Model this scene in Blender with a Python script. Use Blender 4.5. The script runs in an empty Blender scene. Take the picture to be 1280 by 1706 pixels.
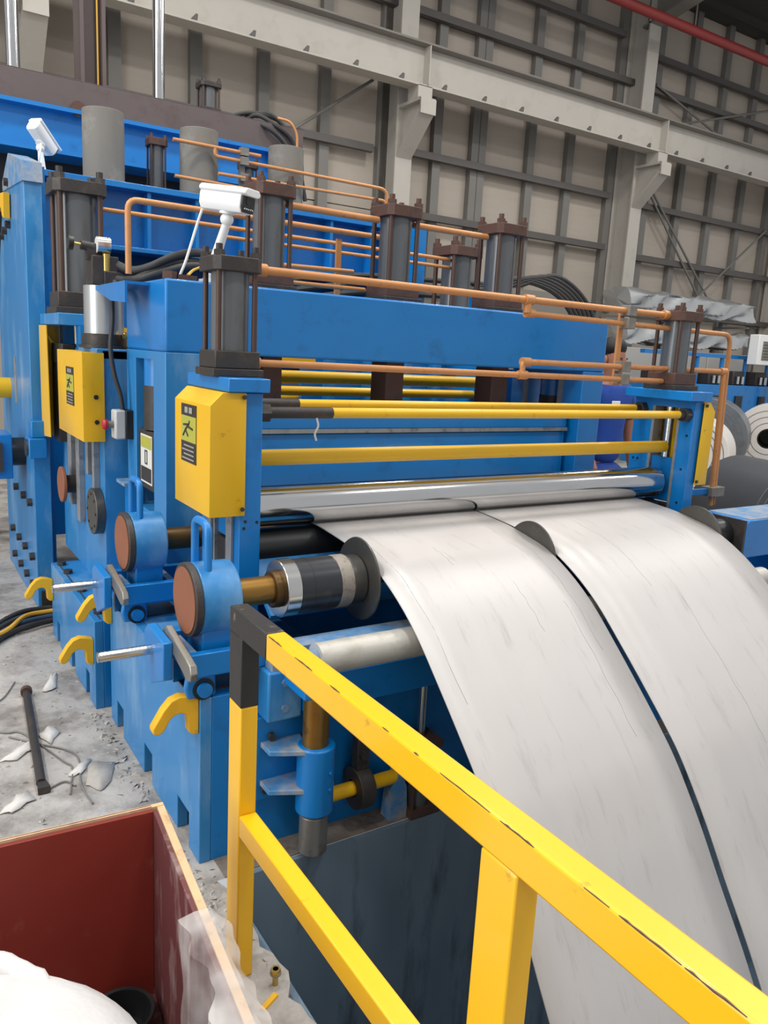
import bpy, bmesh, math, random
from mathutils import Vector, Matrix
random.seed(7)
SC = bpy.context.scene
COL = SC.collection
# ---------------------------------------------------------------- camera
cd = bpy.data.cameras.new('camera'); cam = bpy.data.objects.new('camera', cd); COL.objects.link(cam)
YAW, PIT, ROL, FPX = 0.5742, 0.2006, 0.0538, 1298.9
_f = Vector((math.sin(YAW), math.cos(YAW), 0)); _r = Vector((math.cos(YAW), -math.sin(YAW), 0)); _u = Vector((0, 0, 1))
fw = math.cos(PIT)*_f - math.sin(PIT)*_u; up = math.cos(PIT)*_u + math.sin(PIT)*_f
rt = math.cos(ROL)*_r + math.sin(ROL)*up; up = -math.sin(ROL)*_r + math.cos(ROL)*up
m3 = Matrix((rt, up, -fw)).transposed()
cam.matrix_world = Matrix.Translation((0, 0, 1.7)) @ m3.to_4x4()
cd.sensor_fit = 'HORIZONTAL'; cd.sensor_width = 36; cd.lens = 36*FPX/1280; cd.clip_start = .05; cd.clip_end = 200
SC.camera = cam
# ---------------------------------------------------------------- world, lamps, exposure
SC.view_settings.view_transform = 'Standard'; SC.view_settings.look = 'None'
SC.view_settings.exposure = 0.2; SC.view_settings.gamma = 1; SC.view_settings.use_curve_mapping = False
W = bpy.data.worlds.new('hall_daylight'); SC.world = W; W.use_nodes = True
W.node_tree.nodes['Background'].inputs[0].default_value = (.95, .97, 1.0, 1)
W.node_tree.nodes['Background'].inputs[1].default_value = .5
def lamp(name, loc, sx, sy, power, color=(1, .98, .95), rot=(0, 0, 0)):
    l = bpy.data.lights.new(name, 'AREA'); l.shape = 'RECTANGLE'; l.size = sx; l.size_y = sy; l.energy = power; l.color = color
    o = bpy.data.objects.new(name, l); COL.objects.link(o); o.location = loc; o.rotation_euler = rot
    return o
for lx, k in ((-3.5, 1.25), (2.0, .9), (7.5, .8), (13.0, .8)):
    for ly, p in ((-1.5, 130), (3.5, 190), (8.0, 120)):
        lamp('high_bay_lamp', (lx, ly, 8.6), .9, .9, p*k)
lamp('side_fill_light', (-7.5, 2.0, 4.2), 9, 4.0, 480, (.93, .97, 1), (0, math.radians(-78), 0))  # unseen soft light added on the left to lighten the -X faces

# ---------------------------------------------------------------- materials
def lin(c):
    return tuple(((v/255)/12.92 if v/255 <= .04045 else ((v/255+.055)/1.055)**2.4) for v in c)
MATS = {}
def mat(name, rgb, rough=.5, metal=0., var=.12, scale=6., rgb2=None, amt=0., scale2=12., bump=0., bscale=60., coat=0., stretch=None, spec=.5, contrast=(.52, .66)):
    m = bpy.data.materials.new(name); m.use_nodes = True; nt = m.node_tree; N = nt.nodes; L = nt.links
    b = N['Principled BSDF']; b.inputs['Roughness'].default_value = rough; b.inputs['Metallic'].default_value = metal
    b.inputs['Specular IOR Level'].default_value = spec
    if coat: b.inputs['Coat Weight'].default_value = coat; b.inputs['Coat Roughness'].default_value = .12
    tc = N.new('ShaderNodeTexCoord'); mp = N.new('ShaderNodeMapping'); L.new(tc.outputs['Object'], mp.inputs[0])
    if stretch: mp.inputs['Scale'].default_value = stretch
    c = lin(rgb)
    n1 = N.new('ShaderNodeTexNoise'); n1.inputs['Scale'].default_value = scale; n1.inputs['Detail'].default_value = 5; L.new(mp.outputs[0], n1.inputs['Vector'])
    mx = N.new('ShaderNodeMix'); mx.data_type = 'RGBA'
    mx.inputs[6].default_value = (*[v*(1-var) for v in c], 1); mx.inputs[7].default_value = (*[min(1, v*(1+var)) for v in c], 1)
    L.new(n1.outputs['Fac'], mx.inputs[0]); out = mx.outputs[2]
    if rgb2:
        n2 = N.new('ShaderNodeTexNoise'); n2.inputs['Scale'].default_value = scale2; n2.inputs['Detail'].default_value = 8; n2.inputs['Roughness'].default_value = .65
        L.new(mp.outputs[0], n2.inputs['Vector'])
        r = N.new('ShaderNodeValToRGB'); r.color_ramp.elements[0].position = contrast[0]; r.color_ramp.elements[1].position = contrast[1]
        r.color_ramp.elements[0].color = (0, 0, 0, 1); r.color_ramp.elements[1].color = (amt, amt, amt, 1); L.new(n2.outputs['Fac'], r.inputs[0])
        m2 = N.new('ShaderNodeMix'); m2.data_type = 'RGBA'; L.new(r.outputs[0], m2.inputs[0]); L.new(out, m2.inputs[6]); m2.inputs[7].default_value = (*lin(rgb2), 1)
        out = m2.outputs[2]
    L.new(out, b.inputs['Base Color'])
    if bump:
        nb = N.new('ShaderNodeTexNoise'); nb.inputs['Scale'].default_value = bscale; nb.inputs['Detail'].default_value = 6; L.new(mp.outputs[0], nb.inputs['Vector'])
        bp = N.new('ShaderNodeBump'); bp.inputs['Strength'].default_value = bump; bp.inputs['Distance'].default_value = .01
        L.new(nb.outputs['Fac'], bp.inputs['Height']); L.new(bp.outputs[0], b.inputs['Normal'])
    MATS[name] = m; return m
mat('blue', (4, 116, 188), .38, 0, .10, 3, (12, 60, 105), .45, 9, .05, 25, coat=.25, contrast=(.56, .75))
mat('blue_lit_haze', (40, 124, 184), .42, 0, .10, 2, (150, 182, 204), .68, 4, .05, 20, coat=.2, stretch=(1, 1, .35), contrast=(.5, .8))  # paler blue: side-light haze, with some dust, mixed into the colour
mat('blue_dusty', (70, 130, 180), .6, 0, .15, 5, (165, 155, 140), .75, 10, .1, 40, contrast=(.4, .62))
mat('yellow', (232, 180, 20), .38, 0, .08, 4, (120, 80, 30), .5, 14, .05, 30, coat=.15, contrast=(.64, .74))
mat('yellow_rail', (240, 184, 14), .36, 0, .06, 3, (150, 100, 40), .6, 16, .05, 30, coat=.3, contrast=(.66, .74))
mat('hook_yellow', (232, 176, 30), .5, 0, .08, 8, (120, 90, 40), .4, 20, contrast=(.6, .75))
mat('black_paint', (42, 40, 39), .5, 0, .2, 8, (150, 130, 115), .8, 22, .1, 40, contrast=(.62, .7))
mat('cyl_gray', (98, 101, 103), .3, .25, .12, 5, (80, 66, 55), .5, 8, coat=.3, stretch=(1, 1, .3))
mat('cyl_concrete', (120, 115, 106), .7, 0, .1, 6, (150, 147, 140), .5, 5, .1, 40)
mat('rust_steel', (92, 66, 56), .6, .25, .2, 12, (62, 56, 54), .7, 9, .15, 60)
mat('dark_steel', (66, 62, 60), .5, .45, .2, 12, (100, 80, 65), .4, 14, .15, 60)
mat('tie_rod', (84, 64, 56), .5, .4, .2, 14)
mat('copper', (200, 138, 84), .45, .15, .14, 12, (130, 80, 50), .6, 30, contrast=(.58, .72))
mat('chrome', (205, 205, 205), .13, 1, .06, 4, (120, 120, 118), .35, 5, stretch=(.2, 1, 1), contrast=(.45, .8))
mat('polished', (205, 204, 200), .18, 1, .06, 10)
mat('worn_metal', (150, 146, 138), .42, .75, .15, 12, (98, 84, 66), .6, 10)
mat('liner', (150, 152, 154), .5, .5, .15, 14, (70, 60, 50), .5, 18)
mat('brass', (150, 112, 55), .36, .8, .18, 10, (84, 62, 36), .7, 9, stretch=(.6, 2, 2))
mat('brass_dark', (98, 74, 42), .42, .7, .18, 10, (52, 42, 32), .7, 9)
mat('sleeve_dark', (62, 64, 68), .3, .6, .15, 6, (110, 105, 98), .35, 9)
mat('mill_scale', (150, 142, 132), .6, .4, .15, 24, (110, 95, 84), .7, 40)
mat('disc_steel', (90, 88, 84), .4, .7, .15, 5, (120, 116, 110), .5, 7)
mat('red_primer', (142, 88, 62), .62, .1, .12, 8, (112, 70, 52), .5, 10)
mat('strip', (192, 187, 183), .45, .2, .05, 2.5, (132, 128, 124), .4, 6, stretch=(4.5, .8, .8), contrast=(.56, .78))
mat('roller_white', (190, 186, 176), .45, .3, .08, 8, (140, 130, 115), .5, 8)
mat('slate', (118, 136, 150), .3, .2, .25, 3, (44, 50, 56), .8, 2, stretch=(2.5, 1, .5))
mat('concrete', (172, 167, 161), .88, 0, .16, 5, (104, 97, 90), .75, 4.2, 1.0, 18, contrast=(.44, .64))
mat('concrete_dirty', (120, 110, 100), .8, 0, .25, 9, (80, 72, 64), .7, 7, .5, 40)
mat('rubble', (172, 166, 158), .9, 0, .2, 40)
mat('paper', (205, 200, 193), .7, 0, .06, 20)
mat('ply_edge', (206, 172, 132), .7, 0, .12, 30, (150, 115, 80), .6, 14, stretch=(1, 1, 10))
mat('ply_red', (138, 50, 40), .4, 0, .15, 3, (165, 110, 95), .45, 9, coat=.2, contrast=(.62, .75))
mat('ply_wornred', (98, 52, 52), .5, 0, .2, 5, (165, 145, 140), .6, 12, stretch=(1, 1, .3), contrast=(.52, .66))
mat('sack', (212, 210, 208), .65, 0, .05, 6, bump=.3, bscale=30)
mat('black_plastic', (28, 29, 30), .35, 0, .2, 10)
mat('rubber', (48, 46, 45), .6, 0, .15, 20)
mat('white_plastic', (236, 236, 234), .4, 0, .03, 8)
mat('grey_plastic', (190, 192, 192), .5, 0, .05, 8)
mat('red_plastic', (176, 34, 44), .4, 0, .05, 8)
mat('sticker_black', (48, 44, 42), .5, 0, .1, 30)
mat('sticker_green', (172, 170, 66), .5, 0, .08, 20)
mat('sticker_white', (214, 212, 204), .5, 0, .04, 20)
mat('print_grey', (150, 146, 138), .6, 0, .1, 20)
mat('cladding', (178, 167, 154), .7, 0, .05, 1.2, (168, 158, 146), .4, 1.5, .25, 3, stretch=(.6, 1, 9))
mat('stud', (128, 125, 120), .6, .3, .1, 3)
mat('girt', (98, 94, 91), .6, .3, .1, 3)
mat('frame_paint', (184, 178, 168), .6, 0, .05, 2, (165, 158, 146), .4, 3)
mat('frame_dark', (124, 119, 112), .65, 0, .06, 2)
mat('roof_dark', (60, 57, 52), .8, 0, .1, 1)
mat('pipe_red', (140, 48, 44), .5, 0, .08, 2)
mat('beam_brown', (98, 86, 84), .6, .2, .14, 2, (84, 66, 60), .5, 4)
mat('duct_foil', (190, 191, 190), .32, .75, .1, 5)
mat('cabinet', (176, 172, 165), .6, 0, .05, 2)
mat('coil_grey', (120, 124, 128), .4, .6, .1, 5, (90, 92, 95), .5, 6)
mat('coil_white', (226, 220, 212), .45, .3, .05, 6)
mat('coil_dark', (82, 84, 88), .45, .5, .1, 4)
mat('skin', (158, 104, 80), .55, 0, .05, 20)
mat('hair', (24, 20, 20), .6, 0, .2, 60)
mat('shirt', (22, 66, 148), .8, 0, .1, 8, (16, 50, 130), .5, 10)
mat('trousers', (26, 62, 140), .85, 0, .1, 8)
mat('glove', (206, 200, 192), .8, 0, .06, 30)
mat('shoe', (34, 32, 32), .6, 0, .1, 20)
mat('cable_yellow', (220, 170, 60), .5, 0, .08, 20)
mat('cable_blue', (60, 80, 110), .5, 0, .08, 20)
mat('valve_brass', (190, 165, 95), .35, .8, .1, 20)
mat('strip_edge', (200, 196, 190), .3, .8, .05, 4)
def film_mat():
    m = bpy.data.materials.new('film'); m.use_nodes = True; nt = m.node_tree; b = nt.nodes['Principled BSDF']
    b.inputs['Base Color'].default_value = (.7, .67, .64, 1); b.inputs['Roughness'].default_value = .3; b.inputs['Alpha'].default_value = .62
    n = nt.nodes.new('ShaderNodeTexNoise'); n.inputs['Scale'].default_value = 9; tc = nt.nodes.new('ShaderNodeTexCoord'); nt.links.new(tc.outputs['Object'], n.inputs['Vector'])
    r = nt.nodes.new('ShaderNodeMapRange'); r.inputs[1].default_value = .3; r.inputs[2].default_value = .7; r.inputs[3].default_value = .12; r.inputs[4].default_value = .55
    nt.links.new(n.outputs['Fac'], r.inputs[0]); nt.links.new(r.outputs[0], b.inputs['Alpha'])
    MATS['film'] = m
film_mat()

# ---------------------------------------------------------------- mesh builder
AX = {'X': (Vector((0, 1, 0)), Vector((0, 0, 1)), Vector((1, 0, 0))), 'Y': (Vector((1, 0, 0)), Vector((0, 0, 1)), Vector((0, 1, 0))), 'Z': (Vector((1, 0, 0)), Vector((0, 1, 0)), Vector((0, 0, 1)))}
class MB:
    def __init__(s): s.v = []; s.f = []
    def add(s, vs, fs):
        n = len(s.v); s.v += [Vector(p) for p in vs]; s.f += [tuple(i+n for i in q) for q in fs]; return s
    def box(s, x0, x1, y0, y1, z0, z1):
        return s.add([(x0, y0, z0), (x1, y0, z0), (x1, y1, z0), (x0, y1, z0), (x0, y0, z1), (x1, y0, z1), (x1, y1, z1), (x0, y1, z1)],
                     [(0, 3, 2, 1), (4, 5, 6, 7), (0, 1, 5, 4), (1, 2, 6, 5), (2, 3, 7, 6), (3, 0, 4, 7)])
    def frame(s, p0, p1):
        d = (Vector(p1)-Vector(p0)).normalized(); a = Vector((0, 0, 1)) if abs(d.z) < .9 else Vector((1, 0, 0))
        u = d.cross(a).normalized(); return u, d.cross(u).normalized(), d
    def cyl(s, p0, p1, r, seg=24, r1=None):
        r1 = r if r1 is None else r1; p0 = Vector(p0); p1 = Vector(p1); u, w, d = s.frame(p0, p1)
        vs = []
        for p, q in ((p0, r), (p1, r1)):
            vs += [p+q*(math.cos(2*math.pi*i/seg)*u+math.sin(2*math.pi*i/seg)*w) for i in range(seg)]
        fs = [(i, (i+1) % seg, seg+(i+1) % seg, seg+i) for i in range(seg)]+[tuple(range(seg))[::-1], tuple(range(seg, 2*seg))]
        return s.add(vs, fs)
    def ring(s, p0, p1, ro, ri, seg=32):
        p0 = Vector(p0); p1 = Vector(p1); u, w, d = s.frame(p0, p1); vs = []
        for p, q in ((p0, ro), (p1, ro), (p1, ri), (p0, ri)):
            vs += [p+q*(math.cos(2*math.pi*i/seg)*u+math.sin(2*math.pi*i/seg)*w) for i in range(seg)]
        fs = []
        for k in range(4):
            for i in range(seg):
                j = (i+1) % seg; fs.append((k*seg+i, k*seg+j, ((k+1) % 4)*seg+j, ((k+1) % 4)*seg+i))
        return s.add(vs, fs)
    def prism(s, poly, axis, a0, a1):
        u, w, d = AX[axis]; n = len(poly)
        vs = [p[0]*u+p[1]*w+a0*d for p in poly]+[p[0]*u+p[1]*w+a1*d for p in poly]
        return s.add(vs, [tuple(range(n))[::-1], tuple(range(n, 2*n))]+[(i, (i+1) % n, n+(i+1) % n, n+i) for i in range(n)])
    def window(s, axis, a0, a1, o, i):
        # plate normal to axis with a rectangular opening: o and i are (u0, u1, w0, w1)
        u, w, d = AX[axis]; vs = []
        for a in (a0, a1):
            for r in (o, i):
                vs += [r[0]*u+r[2]*w+a*d, r[1]*u+r[2]*w+a*d, r[1]*u+r[3]*w+a*d, r[0]*u+r[3]*w+a*d]
        fs = []
        for k in range(4):
            j = (k+1) % 4
            fs += [(k, j, 4+j, 4+k), (8+k, 12+k, 12+j, 8+j), (k, 8+k, 8+j, j), (4+k, 4+j, 12+j, 12+k)]
        return s.add(vs, fs)
    def tube(s, pts, r, seg=10):
        pts = [Vector(p) for p in pts]; n = len(pts); vs = []
        t0 = (pts[1]-pts[0]).normalized(); a = Vector((0, 0, 1)) if abs(t0.z) < .9 else Vector((1, 0, 0)); u = t0.cross(a).normalized()
        for k in range(n):
            t = (pts[min(k+1, n-1)]-pts[max(k-1, 0)]).normalized(); u = (u-t*u.dot(t)).normalized(); w = t.cross(u)
            rr = r[k] if isinstance(r, (list, tuple)) else r
            vs += [pts[k]+rr*(math.cos(2*math.pi*i/seg)*u+math.sin(2*math.pi*i/seg)*w) for i in range(seg)]
        fs = [(k*seg+i, k*seg+(i+1) % seg, (k+1)*seg+(i+1) % seg, (k+1)*seg+i) for k in range(n-1) for i in range(seg)]
        fs += [tuple(range(seg))[::-1], tuple(range((n-1)*seg, n*seg))]
        return s.add(vs, fs)
    def ball(s, c, rx, ry=None, rz=None, seg=14, rings=8):
        ry = ry or rx; rz = rz or rx; c = Vector(c); vs = [c+Vector((0, 0, rz))]
        for k in range(1, rings):
            a = math.pi*k/rings
            vs += [c+Vector((rx*math.sin(a)*math.cos(2*math.pi*i/seg), ry*math.sin(a)*math.sin(2*math.pi*i/seg), rz*math.cos(a))) for i in range(seg)]
        vs.append(c-Vector((0, 0, rz))); fs = []
        for i in range(seg):
            j = (i+1) % seg; fs.append((0, 1+i, 1+j)); b = 1+(rings-2)*seg; fs.append((b+j, b+i, len(vs)-1))
            for k in range(rings-2): fs.append((1+k*seg+i, 1+(k+1)*seg+i, 1+(k+1)*seg+j, 1+k*seg+j))
        return s.add(vs, fs)
    def lathe(s, c, axis, prof, seg=40):
        u, w, d = AX[axis]; c = Vector(c); vs = []
        for (a, r) in prof: vs += [c+a*d+r*(math.cos(2*math.pi*i/seg)*u+math.sin(2*math.pi*i/seg)*w) for i in range(seg)]
        n = len(prof); fs = [(k*seg+i, k*seg+(i+1) % seg, (k+1)*seg+(i+1) % seg, (k+1)*seg+i) for k in range(n-1) for i in range(seg)]
        fs += [tuple(range(seg))[::-1], tuple(range((n-1)*seg, n*seg))]
        return s.add(vs, fs)
def fillet(pts, r, n=5):
    pts = [Vector(p) for p in pts]; out = [pts[0]]
    for a, b, c in zip(pts, pts[1:], pts[2:]):
        d0 = (a-b); d1 = (c-b); q = min(r, d0.length*.45, d1.length*.45); p0 = b+d0.normalized()*q; p1 = b+d1.normalized()*q
        for k in range(n+1):
            t = k/n; out.append((1-t)**2*p0+2*t*(1-t)*b+t*t*p1)
    out.append(pts[-1]); return out
def smooth_path(pts, n=6):
    P = [Vector(p) for p in pts]; P = [2*P[0]-P[1]]+P+[2*P[-1]-P[-2]]; out = []
    for k in range(1, len(P)-2):
        for j in range(n):
            t = j/n; a, b, c, d = P[k-1:k+3]
            out.append(.5*((2*b)+(c-a)*t+(2*a-5*b+4*c-d)*t*t+(3*b-a-3*c+d)*t**3))
    out.append(P[-2]); return out
WL = {}
def mesh_obj(name, mb, material, loc, bevel=0., smooth=True):
    me = bpy.data.meshes.new(name); loc = Vector(loc)
    me.from_pydata([tuple(p-loc) for p in mb.v], [], mb.f)
    bm = bmesh.new(); bm.from_mesh(me); bmesh.ops.recalc_face_normals(bm, faces=bm.faces); bm.to_mesh(me); bm.free()
    if smooth:
        for p in me.polygons: p.use_smooth = True
        me.set_sharp_from_angle(angle=math.radians(38))
    me.materials.append(MATS[material])
    o = bpy.data.objects.new(name, me); COL.objects.link(o)
    if bevel:
        b = o.modifiers.new('bevel', 'BEVEL'); b.width = bevel; b.segments = 2; b.limit_method = 'ANGLE'; b.angle_limit = math.radians(50); b.harden_normals = False
    return o
def center(mb):
    n = len(mb.v); lo = [min(p[i] for p in mb.v) for i in range(3)]; hi = [max(p[i] for p in mb.v) for i in range(3)]
    return Vector(((lo[0]+hi[0])/2, (lo[1]+hi[1])/2, lo[2]))
def tag(o, label, cat, group=None):
    o['label'] = label; o['category'] = cat
    if group: o['group'] = group
    return o
def thing(name, label, cat, loc, group=None):
    o = bpy.data.objects.new(name, None); COL.objects.link(o); o.empty_display_size = .1; o.location = loc; WL[o] = Vector(loc); return tag(o, label, cat, group)
def part(name, mb, material, parent, label=None, bevel=0., smooth=True, kind=None):
    c = center(mb); o = mesh_obj(name, mb, material, c, bevel, smooth); o.parent = parent; o.location = c-WL[parent]; WL[o] = c
    if label: o['label'] = label
    if kind: o['kind'] = kind
    return o
def single(name, mb, material, label, cat, group=None, bevel=0., smooth=True, kind=None):
    c = center(mb); o = mesh_obj(name, mb, material, c, bevel, smooth); o.location = c; WL[o] = c; tag(o, label, cat, group)
    if kind: o['kind'] = kind
    return o
def struct(name, mb, material, bevel=0., smooth=True):
    c = center(mb); o = mesh_obj(name, mb, material, c, bevel, smooth); o.location = c; WL[o] = c; o['kind'] = 'structure'; return o
def dup_part(o, parent, world):
    c = o.copy(); COL.objects.link(c); c.parent = parent; c.location = Vector(world)-WL[parent]; WL[c] = Vector(world); return c
def hexbolt(p, d, r=.012, h=.012):
    p = Vector(p); d = Vector(d); return MB().cyl(p, p+d*h, r, 6)
def bolts(parent, pts, d, r=.012, h=.012, material='dark_steel', name='bolt'):
    first = None
    for p in pts:
        if first is None: first = part(name, hexbolt(p, d, r, h), material, parent); off = WL[first]-Vector(p)
        else: dup_part(first, parent, Vector(p)+off)

# ================================================================ THE HALL
# floor with a looping pit
fl = MB(); N = 60
px = .835
def edge(y): return px+.012*math.sin(y*23)+.008*math.sin(y*61+1)+.006*math.sin(y*117)
def grid(mb, xs, ys, zf):
    n = len(ys); vs = [(x, y, zf(x, y)) for x in xs for y in ys]
    mb.add(vs, [(i*n+j, (i+1)*n+j, (i+1)*n+j+1, i*n+j+1) for i in range(len(xs)-1) for j in range(n-1)])
ys = [-4+k*(6.13/150) for k in range(151)]
mbv = []
for j, y in enumerate(ys): mbv += [(-9, y, 0), (edge(y), y, 0), (edge(y), y, -.06)]
fl.add(mbv, [(3*j+q, 3*j+3+q, 3*j+4+q, 3*j+1+q) for j in range(150) for q in (0, 1)])
fl.add([(-9, 2.13, 0), (24, 2.13, 0), (24, 13, 0), (-9, 13, 0)], [(0, 1, 2, 3)])
fl.add([(4.7, -4, 0), (24, -4, 0), (24, 2.13, 0), (4.7, 2.13, 0)], [(0, 1, 2, 3)])
struct('floor', fl, 'concrete', smooth=False)
pit = MB(); pit.box(px+.015, 4.68, 2.11, 2.13, -1.7, -.0005); pit.box(px+.015, 4.7, -4, 2.13, -1.72, -1.7)
pit.box(px+.01, px+.03, -4, 2.13, -1.7, -.05); pit.box(4.66, 4.7, -4, 2.13, -1.7, -.0005)
struct('wall_pit', pit, 'slate')
# back wall: sheet panels between studs, girts, diagonal rods
WY = 12.6
wb = MB().box(-6, 24, WY+.08, WY+.16, 0, 9.4)
wall = struct('wall_back', wb, 'frame_dark')
studx = [-2.5, -1.4, -.3, .85, 1.95, 3.09, 4.29, 5.4, 6.5, 7.65, 8.82, 9.86, 11.1, 12.16, 13.4, 14.55, 15.69, 16.84, 18.0, 19.17, 20.3, 21.4, 22.5]
rows = [0, 2.9, 4.19, 5.23, 6.5, 7.52, 9.4]
proto = None
for i in range(len(studx)-1):
    for k in range(len(rows)-1):
        x0, x1 = studx[i]+.01, studx[i+1]-.01; z0, z1 = rows[k]+.01, rows[k+1]-.01
        dy = random.uniform(-.008, .008)
        part('cladding_panel', MB().box(x0, x1, WY+.03+dy, WY+.08, z0, z1), 'cladding', wall)
sp = None
for x in studx+[9.70]:
    if sp is None: sp = part('stud', MB().box(x-.09, x+.09, WY-.1, WY+.025, 0, 9.4), 'stud', wall); so = WL[sp]-Vector((x, 0, 0))
    else: dup_part(sp, wall, so+Vector((x, 0, 0)))
for (x0, x1, z) in ((-6, 7.4, 5.15), (8.2, 13.3, 5.23), (14, 24, 5.18), (8.2, 13.3, 4.19), (14, 24, 4.08), (-6, 24, 7.52), (14, 24, 8.15), (8.2, 13.3, 8.35), (-6, 24, 6.5), (-6, 7.4, 4.0), (8.2, 24, 2.95)):
    part('girt', MB().box(x0, x1, WY-.22, WY-.1, z-.06, z+.06), 'girt', wall)
for (x0, z0, x1, z1) in ((14.2, 5.7, 16.9, 3.1), (14.25, 5.75, 17.3, 3.1), (18.9, 5.2, 16.3, 3.2), (5.2, 4.7, 7.3, 6.2), (14.3, 7.6, 18.8, 6.4), (14.2, 6.7, 18.8, 8.0)):
    part('brace_rod', MB().cyl((x0, WY-.26, z0), (x1, WY-.26, z1), .025, 8), 'stud', wall)
# building columns with crane brackets
for n, x in enumerate((1.7, 7.6, 13.53, 19.5)):
    c = MB().box(x, x+.34, 12.0, 12.03, 0, 9.3); c.box(x, x+.34, 12.5, 12.53, 0, 9.3); c.box(x+.155, x+.185, 12.03, 12.5, 0, 9.3)
    t = struct('trim_%d' % (n+1), c, 'frame_paint')
    br = MB().prism([(12.0, 5.0), (12.0, 5.75), (11.35, 5.75), (11.35, 5.62)], 'X', x+.14, x+.2); br.box(x+.02, x+.32, 11.35, 12.0, 5.75, 5.8)
    br.box(x+.02, x+.32, 11.33, 11.36, 5.55, 5.78); br.prism([(12.0, 4.98), (12.0, 5.02), (11.35, 5.66), (11.35, 5.6)], 'X', x+.02, x+.32)
    br.box(x+.03, x+.31, 11.45, 11.75, 5.8, 6.0)
    part('crane_bracket', br, 'frame_paint', t)
# crane girder
GY = 11.6
g = MB().box(-6, 24, GY-.015, GY+.015, 6.02, 6.6)
gird = struct('trim_5', g, 'frame_paint')
part('top_flange', MB().box(-6, 24, GY-.2, GY+.2, 6.6, 6.63), 'frame_dark', gird)
part('bottom_flange', MB().box(-6, 24, GY-.15, GY+.15, 5.99, 6.02), 'frame_paint', gird)
st = part('stiffener', MB().box(7.8, 7.82, GY-.19, GY-.015, 6.02, 6.6), 'frame_paint', gird); so = WL[st]
for x in (-4.1, 1.85, 13.72, 19.65): dup_part(st, gird, so+Vector((x-7.81, 0, 0)))
cl = part('rail_clip', MB().prism([(0-.05, 6.02), (.04, 6.02), (.05, 6.09), (.02, 6.10)], 'Y', GY-.16, GY-.12), 'girt', gird); so = WL[cl]
for k in range(-4, 26): dup_part(cl, gird, so+Vector((.85*k+.5, 0, 0)))
# roof
rf = MB().box(-6, 24, 8.8, 13, 9.4, 9.5); roof = struct('ceiling', rf, 'roof_dark')
for x in (7.77, 13.7, 19.67):
    r_ = MB().prism([(12.2, 8.5), (12.2, 9.4), (8.9, 9.4), (8.9, 9.2)], 'X', x-.03, x+.03); r_.prism([(12.2, 8.46), (12.2, 8.5), (8.9, 9.2), (8.9, 9.16)], 'X', x-.17, x+.17)
    part('rafter', r_, 'frame_dark', roof)
for y in (9.6, 10.8, 12.0): part('purlin', MB().box(-6, 24, y-.06, y+.06, 9.28, 9.4), 'roof_dark', roof)
fp = thing('fire_pipe', 'long red fire pipe hung under the dark roof', 'pipe', (10, 11.15, 8.1))
part('pipe', MB().cyl((-5, 11.1, 8.15), (24, 11.25, 8.25), .09, 16), 'pipe_red', fp)
hg = part('hanger', MB().cyl((13.9, 11.2, 8.3), (13.9, 11.2, 9.4), .015, 6), 'frame_dark', fp); so = WL[hg]
for x in (10, 16.5, 19): dup_part(hg, fp, so+Vector((x-13.9, 0, 0)))

# ================================================================ BASES
def hooks(parent, x, y, z, label=None):
    poly = [(.0, .0), (-.03, .012), (-.06, .018), (-.09, .008), (-.115, -.02), (-.148, -.075), (-.147, -.092), (-.13, -.1), (-.113, -.09), (-.092, -.053), (-.077, -.042), (-.06, -.039), (-.045, -.045), (-.036, -.06), (-.033, -.108), (-.02, -.121), (0, -.122)]
    part('lifting_hook', MB().prism([(x+a, z+b) for a, b in poly], 'Y', y-.02, y+.02), 'hook_yellow', parent, label, bevel=.004)
def base(name, label, x0, x1, y0, y1, h, notch, hy, hz, topcol='blue_lit_haze'):
    t = thing(name, label, 'base', ((x0+x1)/2, (y0+y1)/2, 0))
    poly = [(y0, 0)]
    for (a, b) in notch: poly += [(a, 0), (a, .13), (b, .13), (b, 0)]
    poly += [(y1, 0), (y1, h), (y0, h)]
    part('side_plate', MB().prism(poly, 'X', x0, x0+.04), 'blue_lit_haze', t, bevel=.003)
    part('side_plate', MB().prism(poly, 'X', x1-.04, x1), 'blue_lit_haze', t, bevel=.003)
    part('end_plate', MB().box(x0+.04, x1-.04, y0, y0+.03, 0, h), 'blue', t, bevel=.003)
    part('end_plate', MB().box(x0+.04, x1-.04, y1-.03, y1, 0, h), 'blue', t)
    part('top_plate', MB().box(x0+.04, x0+.55, y0+.03, y1-.03, h-.03, h), 'blue_dusty' if topcol == 'd' else topcol, t)
    part('top_plate', MB().box(x1-.55, x1-.04, y0+.03, y1-.03, h-.03, h), 'blue', t)
    for yy in hy: hooks(t, x0, yy, hz, 'yellow lifting hook')
    for k, (a, b) in enumerate(notch):
        ym = (a+b)/2; part('anchor_bolt', MB().cyl((x0+.07, ym, 0), (x0+.07, ym, .09), .014, 10).cyl((x0+.07, ym, .03), (x0+.07, ym, .055), .026, 6), 'dark_steel', t)
    return t
b1 = base('machine_base', 'long blue steel base beside the red plywood crate, notched along the floor', .789, 3.85, 2.237, 3.42, .59, [(2.345, 2.468), (2.78, 2.889), (3.21, 3.317)], (2.265, 3.395), .59)
b2 = base('machine_base', 'low blue steel base with bolted top flange, black cables running to it', .745, 3.85, 3.535, 4.62, .43, [(3.66, 3.74), (4.0, 4.09), (4.4, 4.49)], (3.57, 4.59), .34)
bolts(b2, [(.79, y, .43) for y in (3.65, 4.02, 4.37, 4.55)], (0, 0, 1), .025, .02)
part('weld_seam', MB().box(.775, .779, 3.56, 4.6, .43, .433), 'sticker_black', b2)

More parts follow.
